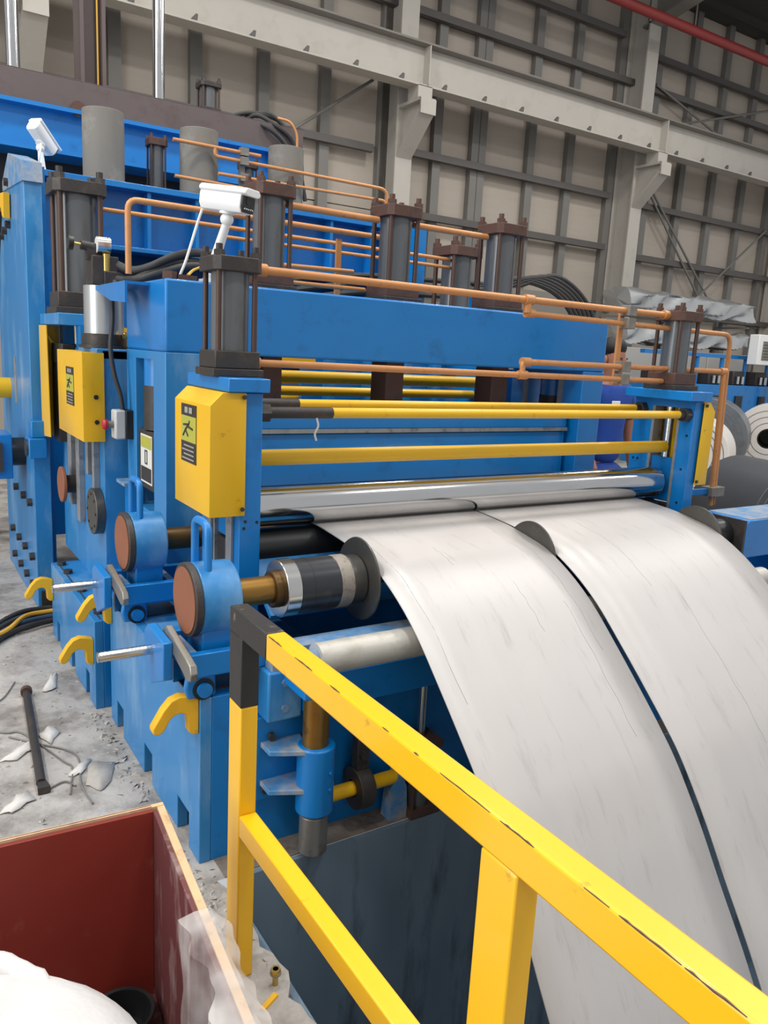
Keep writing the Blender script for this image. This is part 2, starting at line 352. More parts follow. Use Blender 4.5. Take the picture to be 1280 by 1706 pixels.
# ================================================================ STAND A (exit pinch roll)
A = thing('pinch_roll_stand', 'blue two-post roll stand with chromed roll over the steel strips', 'machine', (2.3, 2.76, .59))
AY0, AY1 = 2.57, 2.96
for (x0, x1) in ((1.048, 1.129), (3.549, 3.618)):
    part('housing_plate', MB().window('X', x0, x1, (AY0, AY1, .59, 1.54), (2.655, 2.835, .857, 1.5)), 'blue', A, bevel=.004)
    la, lb = (x0-.012, x0) if x0 < 2 else (x1, x1+.012)
    for (a, b) in ((2.62, 2.675), (2.835, 2.875)):
        part('liner_bar', MB().box(la, lb, a, b, .875, 1.5), 'liner', A, bevel=.002)
    part('liner_bar', MB().box(x0, x1, 2.655, 2.672, .857, 1.5), 'liner', A); part('liner_bar', MB().box(x0, x1, 2.818, 2.835, .857, 1.5), 'liner', A)
    ch = part('roll_chock', MB().box(x0+.012, x1-.008, 2.674, 2.816, .99, 1.23), 'blue', A, bevel=.006)
    part('roll_chock', MB().box(x0+.012, x1-.008, 2.674, 2.816, .87, .98), 'dark_steel', A, bevel=.006)
    part('screw_rod', MB().cyl(((x0+x1)/2, 2.745, 1.23), ((x0+x1)/2, 2.745, 1.545), .025, 16), 'polished', A)
part('top_plate', MB().box(.99, 1.144, 2.54, 2.97, 1.542, 1.59), 'blue', A, bevel=.004)
part('top_plate', MB().box(3.47, 3.64, 2.54, 2.97, 1.542, 1.59), 'blue', A, bevel=.004)
rp = [(-.02, .045), (.02, .045), (.02, .08), (2.36, .08), (2.36, .045), (2.4, .045)]
part('top_roll', MB().lathe((1.15, 2.75, 1.095), 'X', rp, 64), 'chrome', A, 'mirror-polished chromed roll')
part('bottom_roll', MB().lathe((1.15, 2.75, .925), 'X', rp, 48), 'black_plastic', A)
for (yy, zz, r, xa, xb) in ((2.612, 1.468, .02, 1.129, 3.549), (2.9, 1.478, .02, 1.129, 3.549)):
    b = part('tie_bar', MB().cyl((xa, yy, zz), (xb, yy, zz), r, 20), 'yellow', A, 'yellow tie bar')
    part('nut', MB().cyl((xb-.075, yy, zz), (xb-.04, yy, zz), .024, 16).cyl((xb-.04, yy, zz), (xb, yy, zz), .038, 6), 'dark_steel', b)
    part('thread', MB().cyl((xa+.04, yy, zz), (xa+.3, yy, zz), .0215, 16).cyl((xa, yy, zz), (xa+.04, yy, zz), .036, 6), 'dark_steel', b)
part('synchro_bar', MB().cyl((1.129, 2.735, 1.286), (3.549, 2.735, 1.286), .031, 24), 'yellow', A, 'thick yellow bar')
part('rag', MB().tube(smooth_path([(1.36, 2.6, 1.45), (1.365, 2.595, 1.42), (1.355, 2.6, 1.39), (1.362, 2.6, 1.365)]), .004, 6), 'paper', A)
def guard_cover(parent, xo, xi, y0, y1, z0, z1, cut, mirror=False):
    s = 1 if xo < xi else -1
    poly = [(xo, z0), (xi, z0), (xi, z1), (xo+s*cut, z1), (xo, z1-cut)]
    m = MB(); n = 5
    vs = [(p[0], y0, p[1]) for p in poly]+[(p[0], y1, p[1]) for p in poly]
    m.add(vs, [(0, 1, 2, 3, 4), (9, 8, 7, 6, 5), (0, 4, 9, 5), (4, 3, 8, 9), (3, 2, 7, 8)])
    o = part('guard_cover', m, 'yellow', parent, 'yellow sheet-metal guard cover')
    so_ = o.modifiers.new('sheet', 'SOLIDIFY'); so_.thickness = .004; so_.offset = -1
    b_ = o.modifiers.new('bevel', 'BEVEL'); b_.width = .006; b_.segments = 2; b_.limit_method = 'ANGLE'; b_.angle_limit = math.radians(40)
    return o
def sticker(cover, x, y0, y1, z0, z1):
    # y0 is the far edge, y1 the near edge; lies on the -X face of a guard
    h = z1-z0
    a = part('warning_sticker', MB().box(x-.0015, x, y1, y0, z0, z1), 'sticker_black', cover)
    x -= .0017
    part('sticker_panel', MB().box(x-.001, x, y1+.002, y0-.002, z0+.36*h, z0+.8*h), 'sticker_green', cover)
    w = (y0-y1); ym = (y0+y1)/2; x -= .0012
    fig = MB().ball((x, ym-.01, z0+.70*h), .001, .05*w, .03*h, 8, 6)
    for (p, q) in (((ym-.01, z0+.67*h), (ym+.03, z0+.56*h)), ((ym, z0+.62*h), (ym-.05, z0+.59*h)), ((ym+.03, z0+.56*h), (ym+.0, z0+.46*h)), ((ym+.03, z0+.56*h), (ym+.055, z0+.45*h)), ((ym-.0, z0+.66*h), (ym+.05, z0+.64*h))):
        fig.cyl((x, p[0], p[1]), (x, q[0], q[1]), .004, 6)
    part('pictogram', fig, 'sticker_black', cover)
    tx = MB()
    for k in range(4): tx.box(x-.001, x+.0005, y1+.12*w, y0-(.1+.12*(k % 2))*w, z0+(.05+.075*k)*h, z0+(.075+.075*k)*h)
    for k in range(2): tx.box(x-.001, x+.0005, y1+(.25+.28*k)*w, y1+(.45+.28*k)*w, z0+.85*h, z0+.95*h)
    part('sticker_print', tx, 'print_grey', cover, kind='stuff')
gc = guard_cover(A, .93, 1.062, 2.556, 2.935, 1.105, 1.54, .046)
sticker(gc, .93, 2.856, 2.69, 1.27, 1.482)
bolts(gc, [(1.052, 2.552, 1.525), (1.05, 2.552, 1.13)], (0, -1, 0), .008, .006, 'dark_steel', 'screw')
for p in ((.945, 2.552, 1.12), (1.045, 2.552, 1.28)): pass
g2 = guard_cover(A, 3.70, 3.605, 2.556, 2.935, 1.1, 1.535, .046)
bolts(g2, [(3.617, 2.552, 1.52), (3.612, 2.552, 1.12)], (0, -1, 0), .009, .006, 'dark_steel', 'screw')
bolts(A, [(1.07, 2.57, 1.08), (1.065, 2.57, 1.055), (1.115, 2.57, 1.075)], (0, -1, 0), .006, .002, 'black_plastic', 'screw_hole')
bolts(A, [(3.549, 2.6, 1.36), (3.549, 2.61, 1.18), (3.549, 2.61, 1.0), (3.549, 2.93, 1.2), (3.549, 2.9, 1.2)], (-1, 0, 0), .007, .003, 'black_plastic', 'screw_hole')
part('apron_plate', MB().prism([(2.70, .90), (2.69, .915), (2.46, .75), (2.47, .735)], 'X', 1.13, 3.545), 'blue_lit_haze', A)
part('cross_beam', MB().box(1.129, 3.549, 2.86, 2.95, .6, .84), 'blue', A)

# ================================================================ STEEL STRIPS
prof = [(3.32, 1.012), (3.0, 1.013), (2.8, 1.014), (2.7, 1.014), (2.6, 1.008), (2.46, .995), (2.35, .975), (2.236, .949), (2.1, .885), (1.97, .798), (1.83, .672), (1.70, .548), (1.6, .448), (1.515, .352), (1.4, .19), (1.3, .03), (1.16, -.19), (1.02, -.45), (.92, -.72), (.85, -1.05), (.83, -1.4), (.84, -1.66)]
PP = smooth_path([(0, y, z) for y, z in prof], 5)
def strip(x0, x1, label, gap=0.):
    m = MB(); nx = 6; vs = []; xa = x0
    for q_, p in enumerate(PP):
        x0 = xa+gap*min(1, max(0, (q_-22)/40))
        for i in range(nx+1): vs.append((x0+(x1-x0)*i/nx, p.y, p.z))
    k = nx+1
    m.add(vs, [(a*k+i, a*k+i+1, (a+1)*k+i+1, (a+1)*k+i) for a in range(len(PP)-1) for i in range(nx)])
    o = single('steel_strip', m, 'strip', label, 'steel strip')
    s_ = o.modifiers.new('gauge', 'SOLIDIFY'); s_.thickness = .005; s_.offset = 0
    return o
s1 = strip(1.428, 2.25, 'slit steel strip curving down beside the disc nearest the brass shaft end')
s2 = strip(2.266, 3.345, 'wide slit steel strip curving down beside the blue bearing arm', .016)
# scratches of their own on the strips
def strip_pt(x, t, h=.0032):
    i = min(int(t), len(PP)-2); f = t-i; p = PP[i].lerp(PP[i+1], f); d = (PP[i+1]-PP[i]).normalized(); n = Vector((0, d.z, -d.y)); n = n if n.z > 0 else -n
    return Vector((x, p.y, p.z))+n*h
for (s_, x, t0, t1) in ((s1, 1.5, 27, 52), (s1, 2.17, 34, 50), (s2, 2.62, 24, 44), (s2, 2.75, 46, 66), (s1, 1.75, 30, 36), (s2, 3.0, 18, 23), (s1, 1.95, 40, 47), (s1, 2.12, 44, 60)):
    pts = [strip_pt(x+.003*math.sin(k), t0+(t1-t0)*k/20, .0016) for k in range(21)]
    part('scratch', MB().tube(pts, .0014, 5), 'coil_grey', s_)

# ================================================================ SEPARATOR SHAFTS
def sep_shaft(label, yc, zc, front):
    t = thing('separator_shaft', label, 'shaft', (.93, yc, zc-.12))
    part('end_housing', MB().cyl((.796, yc, zc), (.925, yc, zc), .119, 48), 'blue_lit_haze', t, bevel=.006)
    part('end_cover', MB().cyl((.772, yc, zc), (.796, yc, zc), .121, 48), 'dark_steel', t, bevel=.003)
    part('primer_face', MB().cyl((.769, yc, zc), (.773, yc, zc), .108, 48), 'red_primer', t, 'rust-red primed end face')
    hd = fillet([(.832, yc-.047, zc+.095), (.832, yc-.047, zc+.25), (.832, yc+.078, zc+.25), (.832, yc+.078, zc+.075)], .036)
    part('handle', MB().tube(hd, .013, 12), 'blue', t)
    part('neck', MB().box(.806, .915, yc-.075, yc+.075, zc-.18, zc-.09), 'blue', t, bevel=.004)
    if front:
        part('shaft', MB().cyl((.925, yc, zc), (1.10, yc, zc), .048, 32), 'brass', t, 'oily brass-coloured shaft')
        part('shaft', MB().cyl((1.425, yc, zc), (3.44, yc, zc), .026, 20), 'dark_steel', t)
        part('collar', MB().cyl((1.069, yc, zc), (1.10, yc, zc), .064, 32), 'brass_dark', t, bevel=.004)
        part('lock_ring', MB().ring((1.093, yc, zc), (1.146, yc, zc), .1, .062, 48), 'polished', t, 'bright machined ring', bevel=.003)
        part('sleeve', MB().cyl((1.146, yc, zc), (1.30, yc, zc), .095, 48).cyl((1.197, yc, zc), (1.202, yc, zc), .0958, 48), 'sleeve_dark', t)
        part('sleeve', MB().cyl((1.30, yc, zc), (1.353, yc, zc), .0955, 48), 'mill_scale', t, 'scaled grey spacer ring', bevel=.003)
        part('sleeve', MB().cyl((1.353, yc, zc), (1.41, yc, zc), .089, 48), 'disc_steel', t, bevel=.006)
        for x in (1.41, 2.2515, 3.348):
            part('separator_disc', MB().lathe((x, yc, zc), 'X', [(0, .13), (.004, .15), (.009, .152), (.013, .148)], 64), 'disc_steel', t)
    else:
        part('shaft', MB().cyl((.925, yc, zc), (3.44, yc, zc), .046, 28), 'brass_dark', t, 'dark oily shaft')
        part('collar', MB().cyl((1.09, yc, zc), (1.13, yc, zc), .062, 28), 'polished', t)
    return t
sep_shaft('separator shaft with bright lock ring and discs dividing the two strips', 2.34, .893, True)
sep_shaft('dark separator shaft with red-primed end, behind the yellow roll-stand guard', 3.12, .90, False)
def cradle(label, dy):
    t = thing('shaft_cradle', label, 'bracket', (.81, 2.33+dy, .59))
    part('arm', MB().box(.74, 1.10, 2.21+dy, 2.241+dy, .676, .754), 'blue', t, bevel=.004)
    part('arm', MB().box(.74, 1.10, 2.44+dy, 2.47+dy, .676, .754), 'blue', t, bevel=.004)
    part('spacer', MB().box(.75, .79, 2.241+dy, 2.44+dy, .68, .738), 'blue_dusty', t); part('spacer', MB().box(.94, .97, 2.241+dy, 2.44+dy, .68, .738), 'blue_dusty', t)
    part('seat', MB().box(.79, .94, 2.246+dy, 2.434+dy, .66, .714), 'blue', t)
    poly = [(2.43, .588), (2.5, .65), (2.5, .755), (2.46, .785), (2.29, .775), (2.29, .65)]
    part('cheek_plate', MB().prism([(a+dy, b) for a, b in poly], 'X', .687, .718), 'blue', t, bevel=.004)
    lk = [(2.41, .77), (2.37, .805), (2.17, .765), (2.13, .755), (2.117, .732), (2.127, .706), (2.16, .70)]
    part('link_plate', MB().prism([(a+dy, b) for a, b in lk], 'X', .718, .741), 'worn_metal', t, 'bare steel link plate', bevel=.003)
    prf = []; n = 13
    for k in range(n):
        x = .515+.15*k/(n-1); prf += [(x-.515, .0174), (x-.515+.006, .0158)]
    part('threaded_rod', MB().lathe((.515, 2.41+dy, .715), 'X', prf+[(.172, .0172)], 20), 'polished', t, 'bright threaded rod')
    part('clevis_plate', MB().prism([(.75, .595), (.842, .595), (.842, .68), (.748, .68), (.74, .63)], 'Y', 2.236+dy, 2.262+dy), 'blue', t, bevel=.008)
    part('clevis_plate', MB().box(.754, .842, 2.4+dy, 2.426+dy, .59, .676), 'blue', t)
    part('pivot_pin', MB().cyl((.80, 2.218+dy, .625), (.80, 2.43+dy, .625), .024, 20), 'blue', t)
    part('grease_ring', MB().ring((.80, 2.232+dy, .625), (.80, 2.2355+dy, .625), .036, .024, 24), 'black_plastic', t)
    part('foot_plate', MB().box(.77, .99, 2.29+dy, 2.5+dy, .59, .595), 'dark_steel', t)
    return t
cradle('blue hinged cradle with threaded rod under the brass shaft end', 0)
cradle('blue hinged cradle with threaded rod under the dark shaft end', .78)

# ---------------------------------------------------------------- front mechanism under the strips
FM = thing('strip_lift_table', 'pale roller on a blue cross beam beneath the curved strip, with guide post', 'machine', (2.2, 2.1, 0))
part('cross_beam', MB().box(1.0, 3.6, 2.16, 2.235, .62, .75), 'blue_dusty', FM, bevel=.004)
part('cross_beam', MB().box(1.15, 3.6, 2.11, 2.16, .53, .655), 'blue', FM, bevel=.004)
part('roller', MB().lathe((1.10, 2.05, .742), 'X', [(0, .03), (.0, .052), (2.4, .052), (2.4, .03)], 40), 'roller_white', FM, 'dusty pale steel roller')
part('roller_end', MB().cyl((1.055, 2.05, .742), (1.1, 2.05, .742), .034, 20), 'blue_dusty', FM)
part('roller_bracket', MB().box(1.04, 1.09, 2.0, 2.16, .63, .75), 'blue', FM, bevel=.006)
blk = part('clamp_block', MB().box(.985, 1.11, 2.15, 2.235, .50, .675), 'blue_lit_haze', FM, bevel=.008)
part('gusset', MB().prism([(1.11, .52), (1.11, .63), (1.2, .66), (1.25, .56), (1.17, .515)], 'Y', 2.09, 2.16), 'blue', FM, bevel=.004)
bolts(blk, [(1.045, 2.15, .635), (1.045, 2.15, .545)], (0, -1, 0), .014, .006, 'blue_dusty', 'socket_screw')
part('guide_rod', MB().cyl((1.142, 2.11, .03), (1.142, 2.11, .6), .044, 32), 'brass', FM, 'oily guide rod')
part('guide_rod_end', MB().cyl((1.146, 2.11, .02), (1.146, 2.11, .16), .049, 32), 'worn_metal', FM, bevel=.003)
gs = part('guide_sleeve', MB().cyl((1.146, 2.11, .172), (1.146, 2.11, .415), .064, 40), 'blue', FM, bevel=.006)
bolts(gs, [(1.17, 2.05, .33), (1.17, 2.05, .27)], (.3, -.95, 0), .007, .006, 'blue', 'grease_nipple')
for z in (.255, .395): part('sleeve_bracket', MB().prism([(.985, 2.235), (.985, 2.13), (1.1, 2.075), (1.14, 2.235)], 'Z', z, z+.018), 'blue_dusty', FM, bevel=.003)
part('mount_plate', MB().box(.965, 1.2, 2.2, 2.236, .2, .5), 'blue', FM, bevel=.003)
bolts(FM, [(1.02, 2.2, .43), (1.0, 2.2, .24)], (0, -1, 0), .014, .016)
part('cross_shaft', MB().cyl((1.2, 2.17, .165), (1.62, 2.17, .165), .026, 20), 'yellow', FM, 'yellow cross shaft')
part('coupling', MB().ring((1.33, 2.17, .165), (1.39, 2.17, .165), .078, .03, 36), 'dark_steel', FM, bevel=.004)
part('coupling_lug', MB().box(1.335, 1.385, 2.15, 2.19, .24, .36), 'dark_steel', FM, bevel=.004)
bolts(FM, [(1.36, 2.15, .30)], (0, -1, 0), .018, .015)
lc = part('lift_cylinder', MB().cyl((1.62, 2.17, .03), (1.62, 2.17, .27), .045, 24), 'cyl_gray', FM)
part('cylinder_cap', MB().box(1.555, 1.685, 2.11, 2.232, .004, .035), 'rust_steel', FM); part('cylinder_cap', MB().box(1.555, 1.685, 2.11, 2.232, .27, .30), 'rust_steel', FM)
for (a, b) in ((1.57, 2.125), (1.67, 2.125)): part('tie_rod', MB().cyl((a, b, .035), (a, b, .27), .009, 10), 'tie_rod', FM)
part('piston_rod', MB().cyl((1.62, 2.17, .3), (1.62, 2.17, .53), .016, 16), 'polished', FM)
part('pillow_block', MB().prism([(1.48, .0), (1.56, .0), (1.55, .13), (1.52, .2), (1.49, .13)], 'Y', 2.14, 2.2), 'blue_dusty', FM)
part('ledge', MB().box(.84, 4.66, 2.131, 2.236, 0, .004), 'concrete_dirty', FM)

# ================================================================ STAND B
B = thing('press_frame', 'blue portal frame with deep top beam carrying three grey cylinders', 'machine', (2.3, 3.5, .43))
BY0, BY1 = 3.284, 3.9
for (x0, x1) in ((1.0, 1.168), (3.46, 3.63)):
    part('column', MB().window('X', x0, x1, (BY0, BY1, .59, 1.657), (3.46, 3.75, .93, 1.62)), 'blue_lit_haze' if x0 < 2 else 'blue', B, bevel=.004)
    part('slide_block', MB().cyl(((x0+x1)/2, 3.605, 1.3), ((x0+x1)/2, 3.605, 1.5), .083, 28), 'dark_steel', B)
    part('slide_block', MB().cyl(((x0+x1)/2, 3.605, 1.5), ((x0+x1)/2, 3.605, 1.62), .081, 28), 'blue', B)
    ck = part('bearing_chock', MB().box(x0+.008, x1-.01, 3.475, 3.735, 1.02, 1.295), 'dark_steel', B, bevel=.008)
    if x0 < 2:
        xl = x0+.0075
        part('chock_plate', MB().box(xl-.002, xl, 3.51, 3.69, 1.05, 1.275), 'sticker_white', ck)
        part('chock_header', MB().box(xl-.004, xl-.002, 3.52, 3.68, 1.215, 1.268), 'sticker_green', ck)
        part('chock_print', MB().box(xl-.004, xl-.002, 3.52, 3.68, 1.06, 1.125), 'sticker_black', ck)
        part('chock_symbol', MB().window('X', xl-.004, xl-.002, (3.58, 3.62, 1.14, 1.205), (3.588, 3.612, 1.146, 1.199)), 'sticker_black', ck)
    else:
        for yy in (3.455, 3.76): part('liner_bar', MB().box(x0-.012, x0, yy-.02, yy+.015, .95, 1.62), 'liner', B)
bm_ = part('top_beam', MB().box(1.0, 3.63, BY0, BY1, 1.657, 1.955), 'blue', B, bevel=.01)
part('press_beam', MB().box(1.2, 3.43, 3.35, 3.72, 1.325, 1.44), 'blue', B, bevel=.004)
part('felt_strip', MB().box(1.2, 3.43, 3.34, 3.72, 1.305, 1.325), 'liner', B)
part('lower_beam', MB().box(1.2, 3.43, 3.36, 3.72, 1.03, 1.30), 'blue', B, bevel=.004)
for (a, b) in ((1.51, 1.61), (2.2, 2.31), (2.91, 3.03)):
    part('press_ram', MB().box(a, b, 3.45, 3.6, 1.44, 1.657), 'rust_steel', B, 'rusty brown ram block', bevel=.004)
part('pedestal', MB().box(1.0, 1.168, 3.645, 3.9, .43, .59), 'blue', B); part('pedestal', MB().box(3.46, 3.63, 3.645, 3.9, .43, .59), 'blue', B)
part('bracket_plate', MB().prism([(3.5, 1.945), (4.04, 1.945), (4.04, 1.925), (3.75, 1.868), (3.5, 1.855)], 'X', .893, .903), 'blue', B)
part('bracket_shelf', MB().box(.903, 1.0, 3.5, 4.04, 1.933, 1.945), 'blue', B)
part('step_bracket', MB().box(.93, 1.0, 3.7, 3.85, 1.02, 1.035), 'blue_dusty', B); part('step_bracket', MB().box(.97, 1.0, 3.7, 3.85, .8, 1.02), 'blue', B)
part('clamp_bolt', MB().cyl((1.03, 3.32, 1.955), (1.03, 3.32, 1.985), .03, 6), 'rust_steel', B)
part('cable_plate', MB().box(1.06, 1.14, 3.3, 3.38, 1.955, 1.975), 'rust_steel', B)

# ================================================================ HYDRAULIC CYLINDERS
def hyd(label, x, y, z0, z1, r, hw, fl=.045, mt='cyl_gray', cap='rust_steel', base_w=None, nuts=True, group=None):
    t = thing('hydraulic_cylinder', label, 'cylinder', (x, y, z0), group)
    bw = base_w or hw*1.05
    part('base_flange', MB().box(x-bw, x+bw, y-bw, y+bw, z0, z0+fl*.55), 'dark_steel', t, bevel=.003)
    part('base_head', MB().box(x-hw*.93, x+hw*.93, y-hw*.93, y+hw*.93, z0+fl*.55, z0+fl*1.8), cap if cap == 'rust_steel' else 'dark_steel', t, bevel=.004)
    ch = hw*.25; o = hw
    part('head_cap', MB().prism([(x-o, y-o+ch), (x-o+ch, y-o), (x+o-ch, y-o), (x+o, y-o+ch), (x+o, y+o-ch), (x+o-ch, y+o), (x-o+ch, y+o), (x-o, y+o-ch)], 'Z', z1-fl, z1), cap, t, bevel=.003)
    part('barrel', MB().cyl((x, y, z0+fl*1.8), (x, y, z1-fl), r, 40), mt, t)
    q = hw*.74; rr = hw*.11
    for sx in (-1, 1):
        for sy in (-1, 1):
            rod = part('tie_rod', MB().cyl((x+sx*q, y+sy*q, z0+fl*1.8), (x+sx*q, y+sy*q, z1-fl), rr, 12), 'tie_rod', t)
            part('nut', MB().cyl((x+sx*q, y+sy*q, z1), (x+sx*q, y+sy*q, z1+hw*.2), hw*.21, 6).cyl((x+sx*q, y+sy*q, z1+hw*.2), (x+sx*q, y+sy*q, z1+hw*.42), hw*.13, 10), 'dark_steel' if cap == 'dark_steel' else cap, rod)
    return t
hyd('slim grey hydraulic cylinder on the blue post above the stickered yellow guard', 1.066, 2.735, 1.59, 2.0, .067, .09, .05, cap='dark_steel')
hyd('slim grey hydraulic cylinder on the roll-stand post next to the copper pipe bend', 3.575, 2.76, 1.59, 1.995, .07, .095, .05)
hyd('grey hydraulic cylinder on the blue portal beam, behind the white camera', 1.57, 3.55, 1.955, 2.43, .075, .1, .055)
hyd('grey hydraulic cylinder in the middle of the blue portal beam', 2.275, 3.55, 1.955, 2.43, .081, .108, .055)
hyd('grey hydraulic cylinder on the portal beam, nearest its free end', 2.985, 3.55, 1.955, 2.43, .083, .11, .055)
hyd('big grey hydraulic cylinder with pressure gauge in front, by the tall blue column', .95, 4.72, 1.82, 2.51, .108, .138, .065, cap='dark_steel')
hyd('short grey hydraulic cylinder behind the two tall ones on the portal beam', 3.567, 4.72, 1.82, 2.47, .108, .145, .065)
hyd('small rusty-topped cylinder between the concrete-grey drums', 1.81, 6.15, 2.70, 3.15, .05, .068, .05)
hyd('small rusty-topped cylinder behind the pipe clamp, next to the last drum', 2.55, 6.2, 2.70, 3.12, .05, .068, .05)
hyd('grey cylinder standing on the brown overhead beam', 2.60, 7.25, 3.67, 3.95, .075, .095, .04, cap='dark_steel')

# ================================================================ STAND C
Cs = thing('tension_stand', 'blue twin-slot stand behind the portal frame with two yellow guards', 'machine', (2.3, 4.5, .43))
def slotted(x0, x1, y0, y1, z0, z1, slots):
    m = MB(); y = y0
    for (a, b, c, d) in slots:
        m.box(x0, x1, y, a, z0, z1); m.box(x0, x1, a, b, z0, c); m.box(x0, x1, a, b, d, z1); y = b
    return m.box(x0, x1, y, y1, z0, z1)
for (x0, x1) in ((.90, 1.02), (3.46, 3.58)):
    part('housing_plate', slotted(x0, x1, 3.95, 5.02, .43, 1.64, [(4.10, 4.2, .93, 1.6), (4.5, 4.63, .78, 1.6)]), 'blue_lit_haze' if x0 < 2 else 'blue', Cs)
    if x0 < 2:
        for (a, b, z) in ((4.06, 4.1, .93), (4.2, 4.245, 1.0), (4.42, 4.5, .70), (4.63, 4.72, .76)): part('liner_bar', MB().box(x0-.03, x0, a, b, z, 1.3), 'liner', Cs, bevel=.002)
        part('flange_stub', MB().cyl((.825, 4.6, .885), (.9, 4.6, .885), .05, 24), 'dark_steel', Cs); part('slide_block', MB().box(x0+.02, x1-.01, 4.11, 4.19, 1.1, 1.4), 'dark_steel', Cs); part('slide_block', MB().box(x0+.02, x1-.01, 4.51, 4.62, 1.0, 1.4), 'dark_steel', Cs)
part('front_cap', MB().box(.87, 1.05, 3.95, 4.36, 1.6, 1.65), 'blue_lit_haze', Cs, bevel=.004)
part('rear_cap', MB().box(.8, 1.1, 4.5, 5.05, 1.758, 1.82), 'blue_lit_haze', Cs, bevel=.004); part('rear_cap', MB().box(3.42, 3.72, 4.5, 5.0, 1.758, 1.82), 'blue', Cs, bevel=.004)
part('rear_post', MB().box(.9, 1.02, 4.44, 4.56, 1.64, 1.758), 'blue', Cs); part('rear_post', MB().box(.9, 1.02, 4.9, 5.02, 1.64, 1.758), 'blue', Cs); part('rear_post', MB().box(3.46, 3.58, 4.5, 4.98, 1.64, 1.758), 'blue', Cs)
part('screw_rod', MB().cyl((.95, 4.72, 1.62), (.95, 4.72, 1.758), .03, 16), 'polished', Cs)
part('end_flange', MB().cyl((.855, 4.06, .835), (.9, 4.06, .835), .118, 40), 'disc_steel', Cs, 'grey end flange', bevel=.004)
part('end_flange', MB().cyl((.805, 4.6, .885), (.825, 4.6, .885), .1, 40), 'red_primer', Cs, 'rust-red end flange', bevel=.004)
bolts(Cs, [(.855, 4.06+.09*math.cos(a), .835+.09*math.sin(a)) for a in [k*math.pi/4 for k in range(8)]], (-1, 0, 0), .007, .004, 'dark_steel', 'screw')
c1 = guard_cover(Cs, .8, .9, 3.93, 4.55, 1.205, 1.63, .0001)
sticker(c1, .8, 4.32, 4.13, 1.36, 1.55)
bolts(c1, [(.86, 3.928, 1.42), (.862, 3.928, 1.30)], (0, -1, 0), .012, .004, 'black_plastic', 'grommet')
part('guard_cover', MB().prism([(4.77, 1.13), (5.04, 1.11), (5.04, 1.755), (4.80, 1.755)], 'X', .79, .794), 'yellow', Cs, 'open yellow guard sheet'); part('guard_flange', MB().box(.794, .9, 5.036, 5.04, 1.11, 1.755), 'yellow', Cs)
part('slide_head', MB().box(.83, .9, 4.58, 4.9, 1.55, 1.66), 'black_plastic', Cs, bevel=.005); part('slide_head', MB().box(.84, .9, 4.78, 4.95, 1.1, 1.55), 'dark_steel', Cs)
for (z, y, r) in ((1.54, 4.15, .035), (1.45, 4.3, .028), (1.38, 4.72, .03), (1.5, 4.75, .035)):
    part('tie_bar', MB().cyl((1.02, y, z), (3.46, y, z), r, 16), 'yellow', Cs, 'yellow tie bar')
part('yellow_plate', MB().box(1.1, 2.28, 4.4, 4.43, 1.60, 1.76), 'yellow', Cs)
part('cross_panel', MB().box(2.3, 3.46, 4.62, 4.66, 1.1, 1.72), 'blue', Cs)
part('cross_panel', MB().box(1.02, 3.46, 4.9, 4.95, .5, 1.4), 'blue', Cs)
for x in (2.45, 2.75, 3.05, 3.3): part('rib', MB().box(x, x+.04, 4.52, 4.62, 1.1, 1.72), 'blue_lit_haze', Cs)
# foil-wrapped cylinder with ring and valve block
t = thing('wrapped_cylinder', 'cylinder wrapped in shiny foil on a black ring, under the valve block', 'cylinder', (.955, 4.15, 1.65))
part('base_ring', MB().cyl((.955, 4.15, 1.65), (.955, 4.15, 1.665), .122, 40).cyl((.955, 4.15, 1.665), (.955, 4.15, 1.72), .108, 40), 'dark_steel', t)
part('foil_barrel', MB().cyl((.955, 4.15, 1.72), (.955, 4.15, 1.95), .095, 40), 'duct_foil', t)
part('hose_fitting', MB().cyl((1.02, 4.05, 1.715), (1.14, 4.05, 1.725), .014, 10).cyl((1.03, 4.05, 1.715), (1.05, 4.05, 1.715), .022, 6), 'valve_brass', t)
t = thing('valve_block', 'dark valve block with round pressure gauge and knob beside the big cylinder', 'valve', (.95, 4.13, 1.952))
part('body', MB().box(.885, 1.01, 4.07, 4.2, 1.953, 2.09).box(.94, 1.03, 4.06, 4.16, 1.953, 2.02), 'dark_steel', t, bevel=.004)
ga = part('gauge', MB().cyl((.915, 4.1, 2.14), (.975, 4.1, 2.14), .042, 28), 'polished', t, 'round chrome gauge')
part('gauge_face', MB().cyl((.913, 4.1, 2.14), (.915, 4.1, 2.14), .037, 28), 'sticker_white', ga)
part('fitting', MB().cyl((.955, 4.08, 2.02), (.955, 4.08, 2.1), .018, 12), 'valve_brass', t)
part('valve_arm', MB().cyl((.93, 4.12, 2.125), (.845, 4.12, 2.135), .022, 14).box(.87, .94, 4.1, 4.15, 2.07, 2.14), 'dark_steel', t)
part('stem', MB().cyl((.845, 4.12, 2.135), (.81, 4.12, 2.138), .009, 10), 'valve_brass', t); part('knob', MB().cyl((.81, 4.12, 2.138), (.788, 4.12, 2.14), .033, 20), 'black_plastic', t)
